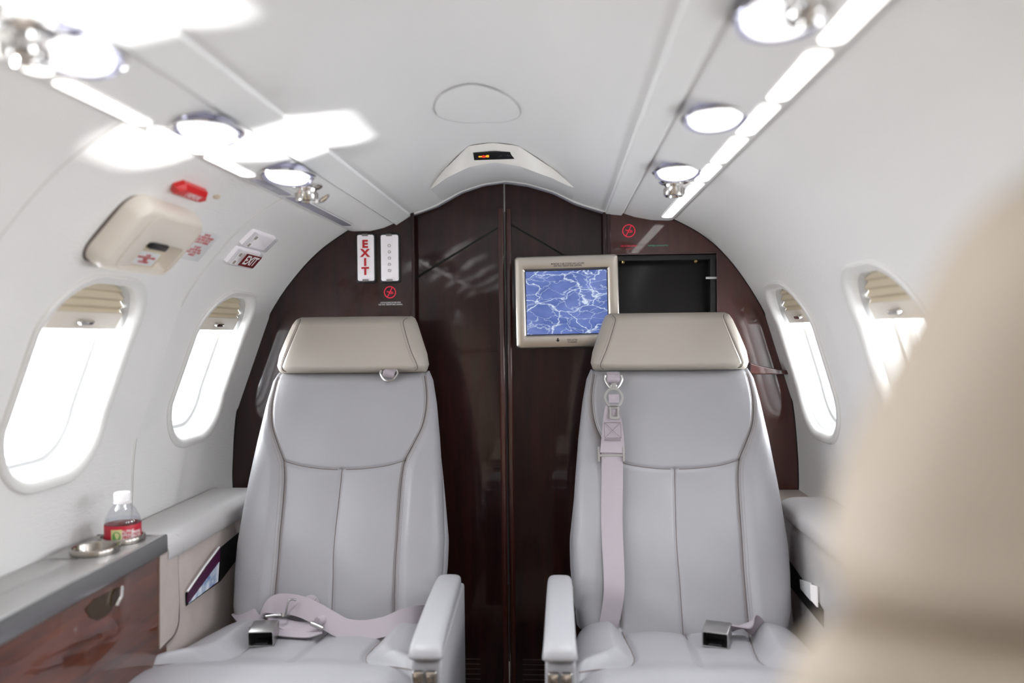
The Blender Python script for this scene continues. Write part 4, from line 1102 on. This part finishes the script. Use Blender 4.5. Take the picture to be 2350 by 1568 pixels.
    # armrest(s)
    for s in arm_side:
        xc = s*.268; ar_ = empty('armrest', (0, 0, 0)); ar_.parent = root
        # pad: swept rounded section
        path = [(-.03, .578, .0), (-.055, .5825, 0), (-.10, .582, 0), (-.20, .5745, 0), (-.30, .563, 0), (-.345, .555, 0), (-.366, .545, 0), (-.374, .528, 0)]
        pc = catmull([(0, a, b) for a, b, c in path], 8); V = []; Fc = []; n = 20
        for i, p in enumerate(pc):
            f = i/(len(pc)-1); tg = (pc[min(i+1, len(pc)-1)]-pc[max(i-1, 0)]).normalized(); nn = Vector((0, -tg.z, tg.y))
            if nn.z < 0: nn = -nn
            if f > .85: nn = Vector((0, tg.z, -tg.y)); nn = nn if nn.y < 0 or nn.z > 0 else -nn
            end = min(1, min(i, (len(pc)-1-i)*1.0)/4+.45)
            hw = (.0245+.007*f)*min(1, end); hh = .016*min(1, end)
            for k in range(n):
                a = 2*PI*k/n; cx_, sz_ = math.cos(a), math.sin(a)
                V.append(Vector((xc+hw*math.copysign(abs(cx_)**.55, cx_), p.y, p.z))+nn*hh*math.copysign(abs(sz_)**.6, sz_)-nn*.014)
        for i in range(len(pc)-1):
            for k in range(n): k2 = (k+1) % n; Fc.append((i*n+k, i*n+k2, (i+1)*n+k2, (i+1)*n+k))
        Fc += [tuple(range(n))[::-1], tuple((len(pc)-1)*n+k for k in range(n))]
        mesh('arm_pad', V, Fc, 'leather', ar_)
        ar_.name = 'armrest'
        def side(x0, x1):
            pts = [(-.005, .555), (-.345, .530), (-.360, .515), (-.368, .48), (-.368, .15), (-.0, .15)]
            bm = bmesh.new(); vs_ = [bm.verts.new((x0, y, z)) for y, z in pts]; f = bm.faces.new(vs_)
            r = bmesh.ops.extrude_face_region(bm, geom=[f])
            for v in [e for e in r['geom'] if isinstance(e, bmesh.types.BMVert)]: v.co.x = x1
            bmesh.ops.recalc_face_normals(bm, faces=bm.faces)
            bmesh.ops.bevel(bm, geom=list(bm.edges), offset=.006, segments=3, profile=.5, affect='EDGES')
            for f in bm.faces: f.smooth = True
            me = bpy.data.meshes.new('arm_panel'); bm.to_mesh(me); bm.free(); return link('arm_panel', me, 'leather', ar_)
        side(xc-.026, xc+.028)
        f_ = Frm((xc, -.3705, .500), (1, 0, 0), (0, 0, 1)); f_.n = Vector((0, -1, 0))
        for dx in (-.0115, .0115):
            slab('chrome_button', f_, .0098, .011, .008, 'chrome', ar_, r=.003, bev=.003, cx=dx, cy=0)
    return root
seatA = build_seat('cabin_seat', 'grey leather seat on the left with the seat belt coiled on its cushion', -.045, (1,))
seatA.location = (-.510, 1.8, 0)
seatB = build_seat('cabin_seat', 'grey leather seat on the right with a belt hanging down its backrest', 0, (-1,))
seatB.location = (.262, 1.8, 0)
def seat_copy(src, label, loc, rz):
    c = copy_tree(src); c.location = loc; c.rotation_euler = (0, 0, rz); c['label'] = label
    return c
cream = pm('foreground_cream_leather', (.56, .47, .37), .5, bump=(420, .1))
s3 = seat_copy(seatA, 'large blurred cream seat back in the right foreground', (.277, .495, 0), PI)
s4 = seat_copy(seatB, 'cream seat facing forward on the left, seen only mirrored in the doors', (-.555, .600, 0), PI)
def recol(o):
    if o.type == 'MESH' and o.data.materials and o.data.materials[0].name in ('grey_leather', 'cream_leather'):
        o.material_slots[0].link = 'OBJECT'; o.material_slots[0].material = cream
    for ch in [x for x in bpy.data.objects if x.parent == o]: recol(ch)
recol(s3); recol(s4)

# ------------------------------------------------------------------ belts
def bk(px, py, off): return atBack(px, py, off)
# shoulder belt on the right seat
hb = empty('shoulder_belt', bk(1405, 1200, .02), 'mauve grey shoulder belt hanging down the right seat backrest', 'seat belt')
W_ = Vector((1, 0, 0))
pts = [(1406, 928, .030), (1404, 946, .027), (1405, 965, .024), (1406, 1000, .022), (1406, 1040, .024)]
adopt(hb, ribbon('upper_webbing', [bk(*p) for p in pts], [W_]*5, .028, 'belt', t=.003, width2=.058))
pts = [(1405, 1036, .020), (1405, 1100, .020), (1404, 1180, .022), (1406, 1250, .026), (1409, 1310, .030), (1409, 1360, .030), (1403, 1405, .022), (1394, 1445, .010), (1392, 1458, -.02)]
adopt(hb, ribbon('lower_webbing', [bk(*p) for p in pts], [W_, W_, W_, W_, Vector((1, .05, 0)), Vector((1, .1, 0)), Vector((1, .15, 0)), Vector((1, .2, -.1)), Vector((1, .2, -.1))], .0495, 'belt', width2=.042))
# stitched patch
p0, p1 = bk(1388, 972, .027), bk(1424, 1004, .0255)
sf = Frm(bk(1406, 988, .0265), (1, 0, 0), bk(1406, 970, .026)-bk(1406, 1006, .026)); sf.n = Vector((0, -.95, .3)).normalized()
st = []
c4 = [(-.019, -.018), (.019, -.018), (.019, .018), (-.019, .018)]
for a, b in list(zip(c4, c4[1:]+c4[:1]))+[(c4[0], c4[2]), (c4[1], c4[3]), ((-.019, -.021), (.019, -.021)), ((-.019, -.024), (.019, -.024))]:
    st += stitches([sf(a[0], a[1], .0016), sf(b[0], b[1], .0016)], .0034, .0024, .0006)
adopt(hb, multi('stitch_patch', st, 'seam'))
# slider
sl = Frm(bk(1403, 1042, .022), (1, 0, 0), bk(1403, 1030, .02)-bk(1403, 1050, .02)); sl.n = Vector((0, -.95, .3)).normalized()
adopt(hb, multi('slide_adjuster', [boxvf(sl, -.0310, -.0265, -.018, .016, -.003, .004), boxvf(sl, .0255, .0300, -.018, .016, -.003, .004), boxvf(sl, -.029, .029, -.006, -.001, -.002, .0)], 'brushed'))
# tongue
tf = Frm(bk(1409, 925, .030), (1, 0, 0), bk(1409, 900, .030)-bk(1409, 940, .030)); tf.n = Vector((0, -.95, .3)).normalized()
def plate_ring(frm, L_out, L_in, t): 
    V = []; n = len(L_out)
    for L, w in ((L_out, 0), (L_out, t), (L_in, t), (L_in, 0)): V += [frm(u, v, w) for u, v in L]
    Fc = []
    for i in range(4):
        for k in range(n): k2 = (k+1) % n; Fc.append((i*n+k, i*n+k2, ((i+1) % 4)*n+k2, ((i+1) % 4)*n+k))
    return V, Fc
def smp(P, n=3): return [(p.x, p.y) for p in catmull([(a, b, 0) for a, b in P], n, closed=True)]
def shrink(P, k):
    cx_ = sum(p[0] for p in P)/len(P); cy_ = sum(p[1] for p in P)/len(P); return [(cx_+(a-cx_)*k, cy_+(b-cy_)*k) for a, b in P]
hexo = [(-.011, .034), (.011, .034), (.022, .018), (.021, .004), (.011, -.010), (-.011, -.010), (-.021, .004), (-.022, .018)]
low = [(-.0105, -.008), (.0105, -.008), (.0108, -.022), (.0108, -.037), (0, -.039), (-.0108, -.037), (-.0108, -.022)]
adopt(hb, multi('tongue', [plate_ring(tf, smp(hexo), smp(shrink(hexo, .76)), .003), plate_ring(tf, smp(low), smp(shrink(low, .60)), .003)], 'brushed'))
adopt(hb, ribbon('tongue_loop', [tf(0, .012, -.004), tf(0, .019, .004), tf(0, .010, .005), tf(0, .000, .003)], [W_]*4, .024, 'belt', t=.002))
# belt guides under both headrests
def guide(cx, name, label, full=True):
    root = empty(name, cx, label, 'belt guide', 'belt guides below the headrests')
    f_ = Frm(cx, (1, 0, 0), (0, .3, 1)); f_.n = Vector((0, -.95, .3)).normalized()
    P = [(-.019, .016), (-.020, .006), (-.012, -.010), (-.004, -.016), (.004, -.016), (.012, -.010), (.020, .006), (.019, .016)]
    if full:
        V, Fc = tube_vf(catmull([f_(u, v, .004) for u, v in P], 5), .0036, 8)
        adopt(root, multi('guide_loop', [(V, Fc)], 'brushed'))
        adopt(root, ribbon('guide_strap', [f_(0, .026, -.004), f_(0, .014, .006), f_(0, .005, .007), f_(0, -.002, .002)], [W_]*4, .030, 'belt', t=.002))
        adopt(root, lathe('rivet', Frm(f_(0, -.009, .004), f_.a, f_.b, f_.n), [(.0075, 0), (.0075, .004), (.006, .0055), (.001, .006)], 'brushed', seg=20))
    else:
        V, Fc = tube_vf(catmull([f_(u, v*.8+.003, .004) for u, v in P], 5), .0034, 8)
        adopt(root, multi('guide_loop', [(V, Fc)], 'brushed'))
        adopt(root, ribbon('guide_strap', [f_(.006, .024, -.004), f_(.003, .014, .007), f_(.0, .006, .008), f_(-.002, .000, .002)], [W_]*4, .028, 'belt', t=.002))
guide(bk(1408, 878, .020), 'belt_guide', 'metal belt guide holding the tongue below the right headrest')
guide(bk(893, 866, .018), 'belt_guide', 'empty metal belt guide below the left headrest', False)

# buckles
def buckle(o, ang, name, label, strap):
    f_ = Frm(o, (math.cos(ang), math.sin(ang), 0), (0, -.10, 1)); f_.n = f_.a.cross(f_.b)
    if f_.n.y > 0: f_.n = -f_.n
    root = empty(name, o, label, 'buckle', 'lap belt buckles')
    hw, hh, D = .0265, .0165, .058
    q = lambda d, k=1: rr((hw-d)*k, (hh-d), .003, 0, 0, 4)
    adopt(root, loft('buckle_case', f_, [(q(.003), -D), (q(0), -D+.004), (q(0), -.002), (q(.0008), 0), (q(.0022), 0), (q(.003), -.002), (q(.0045), -.030)], 'brushed', caps=(True, False), auto=40))
    adopt(root, slab('slot_interior', f_, hw-.003, hh-.003, .001, 'void', w0=-.028))
    adopt(root, multi('release_tab', [boxvf(f_, -.013, .013, -hh+.002, -hh+.007, -.026, -.003)], 'black'))
    adopt(root, ribbon('buckle_strap', [Vector(p) for p in strap[0]], [Vector(w) for w in strap[1]], .043, 'belt', t=.003))
    return root
o = atZ(598, 1468, .474)
buckle(o, .12, 'belt_buckle', 'square metal buckle on the left seat cushion', (
    [atZ(596, 1446, .480)+Vector((0, .035, 0)), atBack(583, 1432, .045), atBack(568, 1416, .030), atBack(558, 1407, .008), atBack(552, 1400, -.02)], [(1, .1, .1), (1, .1, .25), (1, 0, .4), (1, 0, .4), (1, 0, .4)]))
o = atZ(1641, 1470, .474)
buckle(o, -.32, 'belt_buckle', 'square metal buckle on the right seat cushion', (
    [o+Vector((.018, .055, .004)), atBack(1700, 1443, .06), atBack(1722, 1430, .045), atBack(1745, 1448, .020), atBack(1765, 1462, -.01)], [(.9, -.3, .4), (.9, -.3, .3), (.8, 0, .8), (.3, .3, 1), (.3, .3, 1)]))
# coiled lap and shoulder belt on the left seat
lb = empty('coiled_seat_belt', atBack(760, 1430, .05), 'coiled mauve grey seat belt with metal fittings on the left seat', 'seat belt')
bpts = [(985, 1410, .02), (955, 1414, .045), (925, 1422, .055), (885, 1438, .062), (835, 1447, .066), (790, 1443, .066), (755, 1425, .064), (725, 1408, .062), (692, 1393, .060), (655, 1386, .056), (628, 1389, .050), (612, 1404, .052), (606, 1422, .060), (618, 1437, .070), (645, 1446, .078), (680, 1450, .080), (712, 1449, .078), (738, 1440, .074)]
bw = [(.1, .1, 1), (.15, .3, 1), (.2, .5, 1), (.2, .6, .8), (.1, .6, .8), (0, .6, .8), (.2, .5, .9), (.3, .4, .9), (.2, .4, 1), (0, .4, 1), (-.3, .6, .7), (-.5, .9, .3), (-.3, 1, .1), (0, 1, .15), (.1, 1, .2), (.1, 1, .2), (0, 1, .3), (0, 1, .4)]
adopt(lb, ribbon('webbing', [bk(*p) for p in bpts], [Vector(w) for w in bw], .043, 'belt', t=.0022, n=6))
b2 = [(735, 1437, .070), (705, 1440, .066), (672, 1438, .064), (645, 1430, .062), (628, 1417, .058), (640, 1404, .050), (668, 1400, .040), (700, 1390, .030), (715, 1384, .025), (722, 1396, .018)]
adopt(lb, ribbon('inner_loop', [bk(*p) for p in b2], [Vector((.0, 1, .3))]*4+[Vector((-.2, .9, .4))]*3+[Vector((.2, .6, 1))]*3, .034, 'belt', t=.0022))
P = [bk(610, 1416, .085), bk(630, 1413, .085), bk(648, 1413, .085)]
adopt(lb, tube('metal_clip', P, .0028, 'brushed')); adopt(lb, tube('clip_head', [bk(649, 1407, .085), bk(649, 1416, .085)], .004, 'brushed'))
adopt(lb, tube('wire_frame', catmull([bk(656, 1413, .080), bk(658, 1398, .082), bk(663, 1380, .080), bk(672, 1376, .075), bk(679, 1378, .070)], 5), .0022, 'gun'))
adopt(lb, tube('bar_fitting', [bk(714, 1431, .092), bk(729, 1437, .092), bk(741, 1443, .092)], .0052, 'brushed', seg=12))
adopt(lb, tube('black_tip', [bk(702, 1397, .035), bk(703.5, 1379, .040)], .0065, 'black', seg=14))
adopt(lb, tube('webbing_roll', [bk(728, 1428, .075), bk(742, 1424, .060)], .010, 'belt', seg=14))

# floor anchor under shoulder belt
adopt(hb, tube('anchor_fitting', [bk(1368, 1444, .03), bk(1385, 1446, .03)], .003, 'chrome'))
# gap details between the doors
tag(tube('door_latch', [Vector((atY(1166, 1345, 2.40).x, 2.40, atY(1166, 1340, 2.40).z)), Vector((atY(1166, 1345, 2.40).x, 2.40, atY(1166, 1356, 2.40).z))], .006, 'brushed', seg=12), 'tiny metal latch in the dark gap between the doors', 'latch')

# ------------------------------------------------------------------ light
def area(name, loc, rot, sx, sy, power, col=(1, 1, 1), spread=None):
    l = bpy.data.lights.new(name, 'AREA'); l.shape = 'RECTANGLE'; l.size = sx; l.size_y = sy; l.energy = power; l.color = col
    o = bpy.data.objects.new(name, l); COL.objects.link(o); o.location = loc; o.rotation_euler = rot
    return o
for W, cs, sm in ((WL, WIN['L'], SML), (WR, WIN['R'], SMR)):
    for y in cs:
        p = W.at(sm, y, -.24); q = W.at(sm, y, -.10); d = (q-p).normalized()
        o = area('window_daylight', p, (0, 0, 0), .36, .50, ((11.5 if y > 1 else 13.0 if y > 0 else 2.5) if W is WL else (11.5 if y > 1 else 7.5 if y > 0 else 2.5)), (.94, .965, 1.0))
        o.location += Vector((0, 0, -.06)); dd = Vector((d.x, 0, d.z+.55)).normalized()
        o.rotation_euler = dd.to_track_quat('-Z', 'X').to_euler()
for (x, y, z, p_, ty) in ((-.486, 1.44, 1.37, 15, 1.45), (-.488, 1.11, 1.37, 8, 1.25), (.229, 1.58, 1.385, 15, 1.5), (.226, 1.18, 1.385, 8, 1.3)):
    l = bpy.data.lights.new('reading_beam', 'SPOT'); l.energy = p_; l.spot_size = math.radians(82); l.spot_blend = 1.0; l.shadow_soft_size = .035; l.color = (.90, .93, 1)
    o = bpy.data.objects.new('reading_beam', l); COL.objects.link(o); o.location = (x, y, z); o.rotation_euler = Vector((0, ty-y, -1)).to_track_quat('-Z', 'Y').to_euler()
# daylight bounced up off the wing through the right windows
s = bpy.data.lights.new('wing_glint', 'SUN'); s.energy = 16.0; s.angle = math.radians(2.2); s.color = (1, .99, .97)
so_ = bpy.data.objects.new('wing_glint', s); COL.objects.link(so_)
so_.rotation_euler = Vector((-1.04, -.69, .372)).to_track_quat('-Z', 'Y').to_euler()
# bright sky outside the windows
w = bpy.data.worlds.new('sky'); sc.world = w; w.use_nodes = True
w.node_tree.nodes['Background'].inputs[0].default_value = (.92, .96, 1, 1); w.node_tree.nodes['Background'].inputs[1].default_value = 5.0
sc.view_settings.view_transform = 'Standard'; sc.view_settings.look = 'None'; sc.view_settings.exposure = 0.0
sc.cycles.use_denoising = True; sc.cycles.max_bounces = 10; sc.cycles.diffuse_bounces = 6; sc.cycles.transparent_max_bounces = 16
sc.cycles.sample_clamp_indirect = 6; sc.cycles.caustics_reflective = False; sc.cycles.caustics_refractive = False
